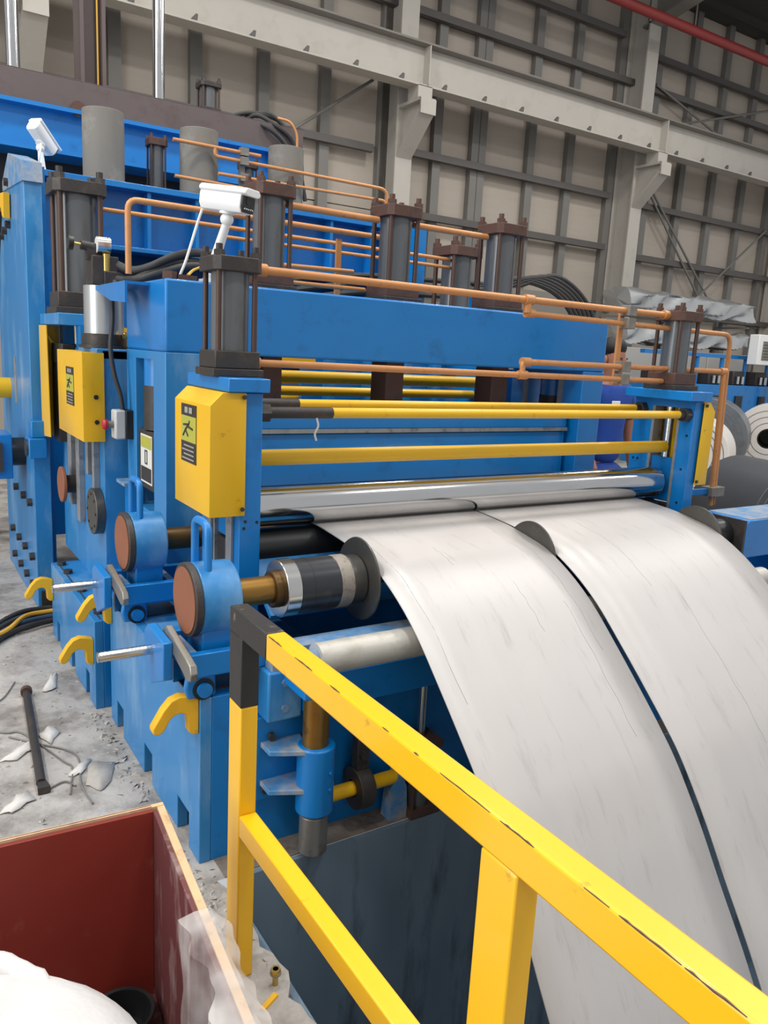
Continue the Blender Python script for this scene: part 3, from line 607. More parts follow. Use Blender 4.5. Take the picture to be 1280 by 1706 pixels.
# emergency stop
t = thing('emergency_stop', 'white and black push-button box with a red mushroom button', 'switch', (.96, 3.875, 1.23))
part('box', MB().box(.915, .965, 3.79, 3.875, 1.232, 1.37), 'grey_plastic', t, bevel=.008)
part('box_back', MB().box(.965, 1.0, 3.79, 3.875, 1.232, 1.37), 'black_plastic', t, bevel=.004)
part('stem', MB().cyl((.915, 3.83, 1.30), (.885, 3.83, 1.30), .017, 16), 'stud', t); part('button', MB().lathe((.862, 3.83, 1.30), 'X', [(0, .01), (.003, .02), (.012, .026), (.024, .024)], 24), 'red_plastic', t, 'red mushroom button')
single('control_cable', MB().tube(smooth_path([(.97, 3.98, 1.97), (.945, 3.93, 1.9), (.935, 3.9, 1.78), (.915, 3.86, 1.66), (.925, 3.84, 1.54), (.95, 3.83, 1.44), (.96, 3.83, 1.37)]), .011, 10), 'rubber', 'grey cable hanging down to the emergency-stop box', 'cable')

# ================================================================ STAND D (leveller)
D = thing('leveller', 'tall blue machine with ribbed top beam carrying concrete-grey drums', 'machine', (2.2, 6, 0))
part('column', MB().prism([(5.1, 0), (6.4, 0), (6.4, 2.0), (5.9, 2.65), (5.1, 2.6)], 'X', .742, .84), 'blue_lit_haze', D, bevel=.005)
part('column_cap', MB().prism([(5.08, 2.55), (5.1, 2.66), (5.6, 2.78), (5.9, 2.66), (5.9, 2.6), (5.1, 2.55)], 'X', .735, .845), 'blue_dusty', D)
part('column', MB().prism([(5.1, 0), (6.4, 0), (6.4, 2.65), (5.1, 2.65)], 'X', 3.45, 3.55), 'blue', D)
part('inner_post', MB().box(.84, .875, 5.2, 5.45, 0, 2.66), 'blue', D); part('inner_post', MB().box(.875, 1.0, 5.42, 5.5, .4, 2.3), 'blue', D)
part('beam_web', MB().box(.875, 3.45, 5.62, 5.66, 2.3, 2.66), 'blue', D)
part('beam_top', MB().box(.845, 3.45, 5.48, 6.8, 2.66, 2.70), 'blue', D, bevel=.004)
part('beam_bottom', MB().box(.875, 3.45, 5.48, 5.7, 2.27, 2.30), 'blue', D, bevel=.004)
for x in (1.205, 1.57, 1.90, 2.25, 2.6, 2.95, 3.31): part('rib', MB().box(x-.012, x+.012, 5.5, 5.62, 2.30, 2.66), 'blue', D)
part('back_panel', MB().box(.875, 3.45, 6.1, 6.15, .3, 2.66), 'blue', D); part('lower_beam', MB().box(.875, 3.45, 5.6, 5.9, 1.75, 2.1), 'blue', D); part('lower_beam', MB().box(.875, 3.45, 5.5, 5.9, .6, 1.5), 'blue', D)
bolts(D, [(.742, y, z) for z, l in ((.67, (5.21, 5.47, 5.8)), (.325, (5.19, 5.48, 5.75, 6.05)), (.145, (5.2, 5.45, 5.71, 6.0))) for y in l]+[(.742, 5.66, 2.62), (.742, 5.85, 2.5), (.742, 5.68, 2.37), (.742, 5.85, 2.35), (.742, 6.0, 2.33)], (-1, 0, 0), .026, .03)
part('cable_slot', MB().box(.738, .742, 5.66, 5.74, 1.25, 1.55), 'liner', D); part('lifting_hook', MB().prism([(5.6, 2.55), (6.2, 2.6), (6.2, 2.5), (5.75, 2.48), (5.7, 2.42), (5.62, 2.4)], 'X', .70, .735), 'hook_yellow', D)
part('foot_skirt', MB().box(.76, .86, 5.085, 5.1, 0, .12), 'dark_steel', D)
bb = part('bearing_block', MB().box(.70, .80, 4.95, 5.1, .98, 1.1).box(.72, .82, 4.98, 5.1, 1.1, 1.2), 'blue', D, bevel=.006)
part('bearing_cap', MB().cyl((.69, 5.02, 1.04), (.70, 5.02, 1.04), .05, 24), 'disc_steel', bb)
part('coupling', MB().cyl((.66, 5.45, .96), (.742, 5.45, .96), .09, 28), 'black_plastic', D)
part('drive_block', MB().box(.5, .66, 5.35, 5.65, .8, 1.08), 'blue', D, bevel=.006); part('drive_cap', MB().box(.52, .6, 5.32, 5.35, .85, 1.03), 'dark_steel', D)
part('yellow_sleeve', MB().cyl((.3, 6.0, 1.33), (.742, 6.0, 1.33), .07, 20), 'yellow', D)
def drum(label, x, y=6.05):
    t = thing('drum', label, 'drum', (x, y, 2.70))
    part('shell', MB().cyl((x, y, 2.74), (x, y, 3.24), .14, 40), 'cyl_concrete', t, bevel=.004)
    part('flange', MB().cyl((x, y, 2.70), (x, y, 2.74), .2, 40), 'dark_steel', t, bevel=.003)
    part('lug', MB().box(x-.16, x-.1, y-.15, y-.1, 2.74, 2.77), 'dark_steel', t); part('lug', MB().box(x+.02, x+.08, y-.185, y-.135, 2.74, 2.77), 'dark_steel', t)
drum('concrete-grey drum on the leveller, next to the rear white camera', 1.41)
drum('concrete-grey drum on the leveller behind the copper pipes, middle of three', 2.1)
drum('concrete-grey drum on the leveller next to the black hose bunch', 2.81)

# ================================================================ STAND E (behind)
E_ = thing('overhead_frame', 'brown steel cross beam over a blue I-beam behind the drums', 'machine', (2.0, 7.2, 0))
part('brown_beam', MB().box(.3, 3.42, 7.0, 7.5, 3.45, 3.67), 'beam_brown', E_, bevel=.005)
part('brown_rim', MB().box(.3, 3.42, 7.0, 7.02, 3.67, 3.675), 'beam_brown', E_)
ib = MB().box(.3, 3.12, 7.06, 7.1, 3.13, 3.42); part('blue_web', ib, 'blue', E_)
part('blue_flange', MB().box(.3, 3.12, 6.96, 7.3, 3.42, 3.45), 'blue', E_); part('blue_flange', MB().box(.3, 3.12, 6.96, 7.3, 3.10, 3.13), 'blue', E_)
part('blue_end', MB().box(3.10, 3.12, 6.96, 7.3, 3.13, 3.42), 'blue', E_)
for x in (.5, 3.0): part('leg', MB().box(x-.12, x+.12, 7.12, 7.4, 0, 3.1), 'dark_steel', E_)
part('dark_panel', MB().box(.6, 3.0, 7.3, 7.34, 2.0, 3.1), 'black_plastic', E_)
for x in (1.012, 2.148): part('guide_rod', MB().cyl((x, 7.22, 3.67), (x, 7.22, 6.6), .05, 28), 'chrome', E_, 'bright vertical guide rod')
hb = MB().box(1.5, 1.53, 7.15, 7.4, 3.67, 6.6).box(1.67, 1.70, 7.15, 7.4, 3.67, 6.6).box(1.53, 1.67, 7.26, 7.29, 3.67, 6.6)
part('beam_post', hb, 'beam_brown', E_); part('post_cable', MB().cyl((1.645, 7.2, 3.67), (1.645, 7.2, 6.6), .007, 8), 'cable_yellow', E_)
part('head_plate', MB().box(.8, 2.4, 7.1, 7.4, 6.6, 6.7), 'beam_brown', E_)
part('lug', MB().cyl((1.44, 6.98, 3.46), (1.44, 7.0, 3.46), .06, 16), 'rust_steel', E_)
hs = [[(2.72, 7.2, 3.68), (2.95, 7.15, 3.76), (3.2, 7.1, 3.74), (3.33, 7.05, 3.58), (3.36, 7.0, 3.3), (3.36, 6.99, 3.05)], [(2.85, 7.2, 3.68), (3.1, 7.12, 3.78), (3.3, 7.06, 3.64), (3.4, 6.99, 3.4), (3.4, 6.98, 3.05)], [(2.95, 7.1, 3.67), (3.05, 6.97, 3.62), (3.22, 6.95, 3.5), (3.3, 6.95, 3.3), (3.32, 6.95, 3.05)], [(2.9, 7.2, 3.68), (3.0, 7.1, 3.74), (3.14, 7.0, 3.66), (3.3, 6.97, 3.55), (3.38, 6.96, 3.3), (3.44, 6.96, 3.05)]]
for k, p in enumerate(hs): single('hydraulic_hose', MB().tube(smooth_path(p), .02, 10), 'rubber', ['highest-arching black hose at the end of the brown overhead beam', 'outermost black hose bending round the end of the brown beam', 'lowest black hose hugging the brown beam corner', 'black hose between the others at the brown beam end'][k], 'hose', 'hoses at the brown beam end')
single('copper_riser', MB().tube(fillet([(3.32, 6.92, 2.72), (3.32, 6.92, 3.6), (3.25, 6.92, 3.7), (3.15, 6.98, 3.72)], .05), .012, 10), 'copper', 'short copper riser pipe beside the hose loops', 'pipe')

# ================================================================ PIPES
def pipe(label, pts, r=.0135, fr=.05, name='copper_pipe', m='copper', fit=()):
    t = thing(name, label, 'pipe', pts[0])
    part('tube', MB().tube(fillet(pts, fr), r, 12), m, t)
    for p, d in fit:
        p = Vector(p); d = Vector(d); part('fitting', MB().cyl(p-d*.025, p+d*.025, r*1.5, 12), m, t)
    return t
X_ = (1, 0, 0); Z_ = (0, 0, 1)
pipe('thick copper pipe joining the caps of the two slim cylinders', [(1.155, 2.74, 1.972), (3.49, 2.76, 1.972)], .0155, fit=[((1.18, 2.74, 1.972), X_), ((2.5, 2.752, 1.972), X_), ((3.47, 2.76, 1.972), X_)])
pipe('copper pipe branching off below the cap pipe and bending down past the yellow end guard', [(2.5, 2.752, 1.972), (2.5, 2.76, 1.913), (4.04, 2.76, 1.903), (4.09, 2.76, .93)], .013, .06, fit=[((2.5, 2.755, 1.94), Z_), ((2.52, 2.76, 1.913), X_)])
pipe('copper pipe joining the feet of the two slim cylinders', [(1.15, 2.735, 1.64), (3.48, 2.745, 1.633)], .0135, fit=[((1.16, 2.735, 1.64), X_), ((2.49, 2.74, 1.636), X_)])
pipe('copper pipe branching up from the foot pipe and running down the twin riser', [(2.49, 2.74, 1.636), (2.49, 2.745, 1.695), (4.0, 2.745, 1.70), (4.045, 2.745, .93)], .0135, .02, fit=[((2.51, 2.745, 1.695), X_), ((3.99, 2.745, 1.70), X_)])
for (lab, zs) in (('pair of grey pipe clamps on the upper copper pipes', (1.972, 1.91)), ('pair of grey pipe clamps on the lower copper pipes', (1.698, 1.634))):
    t = thing('pipe_clamp', lab, 'clamp', (3.18, 2.755, zs[1]-.02))
    for z in zs: part('clamp_block', MB().box(3.15, 3.205, 2.725, 2.785, z-.026, z+.026), 'cyl_concrete', t, bevel=.003)
single('clamp_post', MB().box(3.155, 3.185, 2.786, 2.80, 1.61, 1.985), 'copper', 'flat copper-coloured bar carrying the pipe clamps', 'bar')
t = thing('riser_clamp', 'grey clamp on a blue strut holding the twin copper risers', 'clamp', (4.06, 2.75, .98)); part('clamp_block', MB().box(4.0, 4.12, 2.715, 2.79, .985, 1.04), 'cyl_concrete', t, bevel=.003); part('strut', MB().box(3.618, 4.0, 2.74, 2.765, 1.0, 1.03), 'blue', t)
pipe('copper pipe joining the caps of the first two portal-beam cylinders', [(1.66, 3.55, 2.36), (2.17, 3.55, 2.358)], .0165)
pipe('copper pipe joining the caps of the last two portal-beam cylinders', [(2.385, 3.55, 2.36), (2.88, 3.55, 2.36)], .0165)
pipe('thick copper pipe rising from the valve block and arching along behind the camera', [(1.0, 3.85, 2.0), (1.0, 3.85, 2.33), (2.4, 3.85, 2.325), (2.4, 3.85, 2.1)], .0145, .05)
pipe('thin upper copper pipe from the big cylinder along the ribbed beam', [(1.06, 4.66, 2.39), (3.45, 4.66, 2.375)], .0125)
pipe('thin copper pipe held by the orange upright, below the upper pipe', [(1.75, 4.66, 2.33), (3.45, 4.66, 2.322)], .0115)
pipe('low copper pipe just above the portal beam', [(1.66, 3.84, 2.115), (2.2, 3.84, 2.125)], .012)
pipe('lowest copper pipe between the portal-beam cylinder feet', [(1.67, 3.66, 2.02), (2.17, 3.66, 2.02)], .0115)
single('pipe_upright', MB().box(2.11, 2.14, 3.87, 3.885, 1.96, 2.29), 'copper', 'flat orange upright with pipe clips on the portal beam', 'bar')
pipe('copper pipe from the small cylinder cap past the middle drum', [(1.85, 5.88, 3.11), (2.52, 5.88, 3.11)], .0135)
pipe('long copper pipe from the middle drum bending down at the far end', [(2.16, 5.88, 3.11), (2.16, 5.88, 3.05), (3.66, 5.88, 3.04), (3.70, 5.88, 2.72)], .0135, .07)
pipe('copper pipe from the small cylinder foot below the middle drum', [(1.85, 5.84, 2.86), (2.52, 5.84, 2.85)], .0125)
pipe('copper pipe running past the last drum under the long bent one', [(2.18, 5.86, 2.93), (3.64, 5.86, 2.945), (3.67, 5.86, 2.72)], .0125, .04)
t = thing('pipe_clamp_post', 'upright grey post of pipe clamps in front of the last drum', 'clamp', (2.385, 5.91, 2.70)); part('post', MB().box(2.365, 2.405, 5.9, 5.93, 2.70, 3.15), 'stud', t)
for z in (3.115, 3.05, 2.935): part('clamp_block', MB().box(2.355, 2.415, 5.85, 5.9, z-.028, z+.028), 'cyl_concrete', t)
single('hydraulic_hose', MB().tube(smooth_path([(1.0, 4.1, 2.06), (1.06, 4.02, 2.03), (1.13, 3.95, 2.05), (1.22, 3.9, 2.1), (1.32, 3.87, 2.13), (1.45, 3.8, 2.13)]), .021, 12), 'rubber', 'thick black hose arching from the valve block, upper one', 'hose')
single('hydraulic_hose', MB().tube(smooth_path([(1.0, 4.08, 1.99), (1.06, 4.0, 1.985), (1.14, 3.95, 2.03), (1.26, 3.9, 2.085), (1.48, 3.84, 2.085)]), .019, 12), 'rubber', 'thick black hose from the valve block, lower one', 'hose')
single('hydraulic_hose', MB().tube(smooth_path([(1.02, 4.06, 1.985), (1.08, 3.93, 1.99), (1.18, 3.87, 2.03), (1.3, 3.82, 2.065), (1.5, 3.76, 2.06)]), .017, 12), 'rubber', 'black hose nearest the portal beam edge', 'hose')
single('signal_wire', MB().tube(smooth_path([(1.12, 3.36, 1.98), (1.2, 3.5, 2.02), (1.3, 3.6, 2.05), (1.42, 3.7, 2.06)]), .006, 8), 'cable_yellow', 'thin yellow wire beside the black hoses', 'wire')

# ================================================================ CAMERAS (cctv)
def cctv(label, base, head, aim, s=1.0, wire=None):
    t = thing('security_camera', label, 'camera', base); b = Vector(base); h = Vector(head); d = Vector(aim).normalized()
    side = d.cross(Vector((0, 0, 1))).normalized(); u = side.cross(d).normalized()
    def obox(l0, l1, w, z0, z1, cut=.3):
        m = MB(); pr = [(-w, z0+(z1-z0)*.25), (-w*.7, z0), (w*.7, z0), (w, z0+(z1-z0)*.25), (w, z1-(z1-z0)*cut), (w*.75, z1), (-w*.75, z1), (-w, z1-(z1-z0)*cut)]
        vs = [h+d*l0*s+side*a*s+u*z*s for a, z in pr]+[h+d*l1*s+side*a*s+u*z*s for a, z in pr]; n = 8
        return m.add(vs, [tuple(range(n))[::-1], tuple(range(n, 2*n))]+[(i, (i+1) % n, n+(i+1) % n, n+i) for i in range(n)])
    part('body', obox(-.11, .09, .042, -.042, .042), 'white_plastic', t, bevel=.004)
    part('hood', obox(-.112, .115, .047, .022, .05, .4), 'white_plastic', t, bevel=.003)
    fr = part('front', obox(.09, .098, .038, -.038, .038), 'black_plastic', t, 'black glass front')
    led = MB()
    for k in range(5): led.ball(h+d*.1*s+side*(k-2)*.012*s-u*.024*s, .004*s)
    part('led', led, 'polished', fr); part('lens', MB().cyl(h+d*.098*s+u*.008*s, h+d*.1*s+u*.008*s, .017*s, 20), 'sticker_black', fr)
    pr = MB()
    for z in (.005, -.006):
        for k in range(4): pr.add([h-d*(.085-.012*k)*s+side*(-.0425)*s+u*z*s, h-d*(.076-.012*k)*s+side*(-.0425)*s+u*z*s, h-d*(.076-.012*k)*s+side*(-.0425)*s+u*(z+.006)*s, h-d*(.085-.012*k)*s+side*(-.0425)*s+u*(z+.006)*s], [(0, 1, 2, 3)])
    part('printed_mark', pr, 'sticker_black', t)
    k = h-u*.05*s
    part('joint', MB().ball(k-Vector((0, 0, .02*s)), .026*s).cyl(k, k+u*.012*s, .03*s, 16), 'white_plastic', t)
    part('stem', MB().cyl(k-Vector((0, 0, .03*s)), (b.x, b.y, b.z), .016*s, 16, .024*s), 'white_plastic', t)
    part('foot', MB().cyl(b, b+Vector((0, 0, .012)), .036*s, 20), 'white_plastic', t)
    if wire: part('lead', MB().tube(smooth_path(wire), .0055, 8), 'white_plastic', t, 'white camera lead')
cctv('white security camera with black front, standing on the blue portal beam', (1.20, 3.34, 1.956), (1.235, 3.2, 2.275), (.5, -.85, -.13), 1.05, [(1.15, 3.27, 2.24), (1.135, 3.3, 2.17), (1.10, 3.32, 2.04), (1.08, 3.34, 1.976)])
cctv('white security camera seen from behind, on the leveller beam by the first drum', (.93, 5.6, 2.70), (.945, 5.62, 2.90), (.62, .55, -.62), 1.0, [(.92, 5.55, 2.86), (.905, 5.53, 2.78), (.895, 5.55, 2.70)])

# ================================================================ RAILING
R = thing('safety_railing', 'yellow tube guard rail with black-painted corner in front of the pit', 'railing', (.73, 1.0, 0))
part('top_rail', MB().box(.712, .76, -.6, 1.575, .985, 1.05), 'yellow_rail', R, bevel=.005)
part('black_corner', MB().box(.7115, .7605, 1.575, 1.80, .9845, 1.0505), 'black_paint', R, 'black-painted rail corner', bevel=.004)
part('post', MB().box(.712, .76, 1.718, 1.797, .0, .80), 'yellow_rail', R, bevel=.004)
part('black_post_end', MB().box(.7115, .7605, 1.7175, 1.7975, .80, .985), 'black_paint', R, 'black-painted post top', bevel=.003)
part('post', MB().box(.712, .76, .705, .785, .0, .985), 'yellow_rail', R, bevel=.004)
part('mid_rail', MB().box(.712, .76, .785, 1.718, .44, .50), 'yellow_rail', R, bevel=.004); part('mid_rail', MB().box(.712, .76, -.6, .705, .44, .50), 'yellow_rail', R, bevel=.004)
part('post', MB().box(.712, .76, -.68, -.6, .0, 1.05), 'yellow_rail', R, bevel=.004)
for k in range(26):
    y = random.uniform(.25, 1.55); l = random.uniform(.012, .07)
    part('paint_chip', MB().tube([(.7125, y, 1.0487), (.7122+random.uniform(-.0004, .001), y+l*.5, 1.049), (.7125, y+l, 1.0485)], [.0006, random.uniform(.0009, .0017), .0006], 5), 'tie_rod', R)
for (x, y, lab) in ((.80, 1.655, 'brass-coloured anchor bolt standing up beside the rail post'), (.69, 1.60, 'flat brass-coloured anchor nut on the concrete by the rail post')):
    t = thing('anchor_bolt', lab, 'bolt', (x, y, 0)); hh = .05 if x > .75 else .018
    part('stud', MB().cyl((x, y, 0), (x, y, hh), .008, 10), 'valve_brass', t); part('nut', MB().cyl((x, y, hh-.012), (x, y, hh), .014, 6), 'valve_brass', t); part('washer', MB().cyl((x, y, hh-.015), (x, y, hh-.012), .016, 16), 'worn_metal', t)
a = .5; single('yellow_stub', MB().add([(.76+q[0]*math.cos(a)-q[1]*math.sin(a), 1.605+q[0]*math.sin(a)+q[1]*math.cos(a), q[2]) for q in [(-.03, -.007, 0), (.03, -.007, 0), (.03, .007, 0), (-.03, .007, 0), (-.03, -.007, .008), (.03, -.007, .008), (.03, .007, .008), (-.03, .007, .008)]], [(0, 3, 2, 1), (4, 5, 6, 7), (0, 1, 5, 4), (1, 2, 6, 5), (2, 3, 7, 6), (3, 0, 4, 7)]), 'hook_yellow', 'little yellow scrap lying between the anchor bolts', 'scrap')

# ================================================================ CRATE
K = thing('plywood_crate', 'open plywood crate with dark red faced panels', 'crate', (0, 1.3, 0))
def wallp(p, q, th, z0, z1, mname, name):
    p = Vector((*p, 0)); q = Vector((*q, 0)); d = (q-p).normalized(); n = Vector((-d.y, d.x, 0))*th
    m = MB(); m.add([p+Vector((0, 0, z0)), q+Vector((0, 0, z0)), q+n+Vector((0, 0, z0)), p+n+Vector((0, 0, z0)), p+Vector((0, 0, z1)), q+Vector((0, 0, z1)), q+n+Vector((0, 0, z1)), p+n+Vector((0, 0, z1))],
        [(0, 3, 2, 1), (4, 5, 6, 7), (0, 1, 5, 4), (1, 2, 6, 5), (2, 3, 7, 6), (3, 0, 4, 7)])
    return part(name, m, mname, K, bevel=.001)
FR, FLc, NR, NL = (.505, 1.77), (-.75, 1.84), (.405, .55), (-.8, .62)
wallp(FLc, FR, .012, .012, .545, 'ply_red', 'far_panel'); wallp((FLc[0], FLc[1]+.012), (FR[0]+.03, FR[1]+.0102), .014, .012, .55, 'ply_edge', 'far_panel_core')
wallp(FR, NR, .012, .012, .545, 'ply_wornred', 'side_panel'); wallp((FR[0]+.012, FR[1]+.01), (NR[0]+.012, NR[1]), .018, .012, .55, 'ply_edge', 'side_panel_core')
wallp(NR, NL, .025, .012, .55, 'ply_edge', 'near_panel'); wallp(NL, FLc, .025, .012, .55, 'ply_edge', 'end_panel')
part('crate_floor', MB().prism([FR, FLc, NL, NR], 'Z', 0, .012), 'ply_wornred', K)
for k in range(3):
    part('ply_line', MB().add([(FLc[0], FLc[1]+.004+.008*k, .5508), (FR[0], FR[1]+.004+.008*k, .5508), (FR[0], FR[1]+.006+.008*k, .5508), (FLc[0], FLc[1]+.006+.008*k, .5508)], [(0, 1, 2, 3)]), 'ply_wornred', K)
# cloth-like shapes
def sheet(fn, nu, nv):
    m = MB(); vs = [fn(i/nu, j/nv) for i in range(nu+1) for j in range(nv+1)]; k = nv+1
    return m.add(vs, [(i*k+j, (i+1)*k+j, (i+1)*k+j+1, i*k+j+1) for i in range(nu) for j in range(nv)])
def film(u, v):
    y = 1.36-.75*u; xw = .505+(.405-.505)*(1.765-y)/(1.765-.55)
    a = v*2-1; amp = .012*math.sin(u*31)+.008*math.sin(u*57+v*9)
    if a < -.12: return (xw-.008-.02*abs(math.sin(u*9+v*3))+amp*.6-.02*(-a), y+.01*math.sin(v*20), .556-(-a-.12)*.33*(1+.35*math.sin(u*11)))
    if a > .25: return (xw+.038+.02*abs(math.sin(u*13))+amp*.6+.015*a, y+.01*math.sin(v*17), .556-(a-.25)*.4*(1+.3*math.sin(u*8)))
    return (xw-.008+(a+.12)/.37*.046, y, .558+.004*math.sin(u*40+v*5))
fo = single('plastic_film', sheet(film, 60, 28), 'film', 'clear crumpled plastic film draped over the crate edge', 'plastic film')
def sackf(u, v):
    th = 2*math.pi*u; ph = math.pi*v; c = Vector((.05, 1.19, .42)); rx, ry, rz = .27, .29, .17
    n = 1+.07*math.sin(3*th+1)+.05*math.sin(5*th+ph*3)+.05*math.sin(7*ph+th*2)
    return c+Vector((rx*math.sin(ph)*math.cos(th)*n, ry*math.sin(ph)*math.sin(th)*n, rz*math.cos(ph)*(1+.08*math.sin(4*th+2))))
sk = thing('woven_sack', 'white bulging sack with a torn peak inside the crate', 'sack', (.05, 1.19, .1))
part('bag', sheet(sackf, 40, 20), 'sack', sk); part('fold', MB().tube(smooth_path([(.0, 1.42, .50), (.07, 1.45, .515), (.14, 1.42, .52), (.2, 1.33, .50)]), [.02, .02, .03, .035, .03, .035, .03, .03, .028, .03, .028, .025, .02, .02, .02, .025, .02, .015, .01], 10), 'sack', sk)
part('filling', MB().box(-.2, .25, .95, 1.4, .012, .4), 'sack', sk, bevel=.05)
t = thing('black_pan', 'round black rimmed pan on the crate floor', 'pan', (.395, 1.68, .012))
part('bowl', MB().lathe((.395, 1.67, .012), 'Z', [(0, .06), (.07, .072), (.075, .08), (.08, .078), (.078, .07), (.01, .06)], 40), 'black_plastic', t)

# ================================================================ FLOOR CLUTTER
t = thing('steel_bar', 'rusty headed steel bar lying on the dusty floor', 'bar', (.45, 3.3, 0))
part('shank', MB().cyl((.485, 3.80, .022), (.415, 2.95, .022), .018, 16), 'dark_steel', t); part('head', MB().cyl((.488, 3.83, .026), (.485, 3.80, .026), .026, 16), 'rust_steel', t)
part('tip', MB().prism([(.395, 2.90), (.44, 2.90), (.432, 2.96), (.402, 2.96)], 'Z', .004, .03), 'dark_steel', t)
def scrap(label, pts, name='paper_scrap', m='paper', z=.004, lift=.011):
    q = []
    for a, b in zip(pts, pts[1:]+pts[:1]):
        for k in range(3): q.append((a[0]+(b[0]-a[0])*k/3+random.uniform(-.006, .006), a[1]+(b[1]-a[1])*k/3+random.uniform(-.01, .01)))
    pts = q
    mb = MB(); n = len(pts); cx = sum(p[0] for p in pts)/n; cy = sum(p[1] for p in pts)/n
    vs = [(cx, cy, z+lift)]+[(p[0], p[1], z+random.uniform(0, lift*.6)) for p in pts]
    mb.add(vs, [(0, 1+i, 1+(i+1) % n) for i in range(n)]); o = single(name, mb, m, label, 'paper')
    s_ = o.modifiers.new('t', 'SOLIDIFY'); s_.thickness = .002
scrap('torn white paper strip on the floor left of the steel bar', [(.30, 3.22), (.38, 3.30), (.46, 3.36), (.44, 3.27), (.36, 3.2)])
scrap('white paper scrap half under the steel bar', [(.47, 3.38), (.53, 3.45), (.56, 3.38), (.5, 3.28)])
scrap('pointed white paper scrap right of the bar tip', [(.52, 2.98), (.58, 3.08), (.62, 3.08), (.57, 2.98)])
scrap('large dusty translucent sheet near the blue base', [(.56, 2.9), (.62, 3.06), (.71, 3.02), (.66, 2.88), (.61, 2.82)], m='rubble', lift=.006)
scrap('crumpled white paper near the crate edge', [(.26, 2.84), (.33, 2.93), (.37, 2.95), (.38, 2.87), (.3, 2.82)])
scrap('long pale scrap in front of the low blue base', [(.56, 3.82), (.63, 4.03), (.66, 4.03), (.62, 3.84)])
for k, p in enumerate(([(.30, 3.5), (.36, 3.46), (.42, 3.42), (.52, 3.12), (.545, 3.05), (.52, 2.93), (.50, 2.85)], [(.36, 3.42), (.46, 3.3), (.55, 3.2), (.58, 3.1), (.55, 2.9), (.56, 2.75)], [(.3, 3.78), (.38, 3.82), (.46, 4.0)], [(.43, 2.92), (.5, 2.95), (.53, 2.90)])):
    single('steel_wire', MB().tube(smooth_path([(a, b, .006) for a, b in p]), .0035, 6), 'stud', ['bent steel wire crossing the headed bar', 'long curved wire between the paper scraps', 'short wire on the floor away from the bar', 'short wire at the tip of the bar'][k], 'wire')
cc = ['rubber', 'rubber', 'cable_blue', 'rubber', 'cable_yellow', 'cable_blue', 'rubber', 'rubber']
cl_ = ['outermost black floor cable along the crane-hook side', 'second black floor cable of the bundle', 'blue-grey floor cable between black ones', 'thick black floor cable in the bundle middle', 'yellow floor cable lying on top of the black bundle', 'blue-grey floor cable at the near side of the bundle', 'black floor cable near the bundle edge', 'black floor cable nearest the low blue base']
for k in range(8):
    o_ = .052*k; zz = .016+(.03 if k == 4 else .0)+(.012 if k % 2 else 0)
    P = [(.86, 5.06-o_*.75, zz), (.76, 5.07-o_*.8, zz), (.63, 5.03-o_*.85, zz+.005), (.5, 4.9-o_*.72-(.1 if k == 4 else 0), zz), (.3, 4.6-o_*.6, zz), (-.2, 4.1-o_*.5, zz)]
    single('floor_cable', MB().tube(smooth_path(P), .014, 8), cc[k], cl_[k], 'cable')
rb = MB()
for k in range(900):
    if k < 560: x = random.uniform(-.1, .76); y = random.uniform(2.0, 5.2)
    elif k < 780: y = random.uniform(1.9, 3.5); x = .775-abs(random.gauss(0, .05))
    else: x = random.uniform(.57, .82); y = random.uniform(1.7, 2.2)
    r = random.uniform(.003, .012)*(1.3 if k > 560 else .8)
    vs = [(x+random.uniform(-1, 1)*r*1.6, y+random.uniform(-1, 1)*r*1.6, .0004) for _ in range(3)]+[(x+random.uniform(-.5, .5)*r, y+random.uniform(-.5, .5)*r, r*random.uniform(.5, 1.1))]
    rb.add(vs, [(0, 1, 3), (1, 2, 3), (2, 0, 3)])
single('concrete_rubble', rb, 'rubble', 'loose concrete crumbs and grit scattered over the floor', 'rubble', smooth=False, kind='stuff')

# ================================================================ RIGHT SIDE
t = thing('bearing_arm', 'blue box arm carrying the far end of the separator shaft', 'machine', (3.95, 2.3, .6))
part('arm', MB().prism([(3.56, .79), (3.56, .955), (3.585, .985), (4.6, .985), (4.6, .79)], 'Y', 2.2, 2.45), 'blue', t, bevel=.006)
part('arm_top', MB().box(3.6, 4.6, 2.205, 2.445, .985, .988), 'blue_dusty', t)
part('bearing', MB().cyl((3.442, 2.33, .893), (3.545, 2.33, .893), .08, 32), 'black_plastic', t); part('arm_end', MB().box(3.545, 3.56, 2.2, 2.45, .79, .985), 'dark_steel', t)
part('arm_foot', MB().box(4.0, 4.3, 2.245, 2.44, 0, .79), 'blue', t)
def coil(label, c, axis, R_, r_, w, m, core='black_plastic', wraps=5):
    t = thing('steel_coil', label, 'coil', (c[0], c[1], 0)); c = Vector(c); a = Vector(axis).normalized()
    part('body', MB().ring(c-a*w/2, c+a*w/2, R_, r_, 56), m, t, bevel=.005)
    for k in range(1, wraps):
        rr = r_+(R_-r_)*k/wraps; part('wrap_line', MB().ring(c+a*(w/2), c+a*(w/2+.004), rr, rr-.01, 48), 'coil_grey', t)
    part('core', MB().ring(c-a*w*.48, c+a*w*.48, r_, r_-.02, 40), core, t)
    part('core_shade_disc', MB().cyl(c-a*w*.3, c-a*w*.2, r_-.02, 32), core, t)  # black disc added to stand for the shade inside the core hole
    part('skid', MB().box(c.x-.4, c.x+.4, c.y-.3, c.y+.3, 0, max(.012, c.z-R_+.03)), 'ply_edge', t)
coil('dark grey steel coil standing with its face turned to the copper risers', (10.97, 7.68, .66), (-.87, -.5, 0), .63, .25, .9, 'coil_grey', wraps=6)
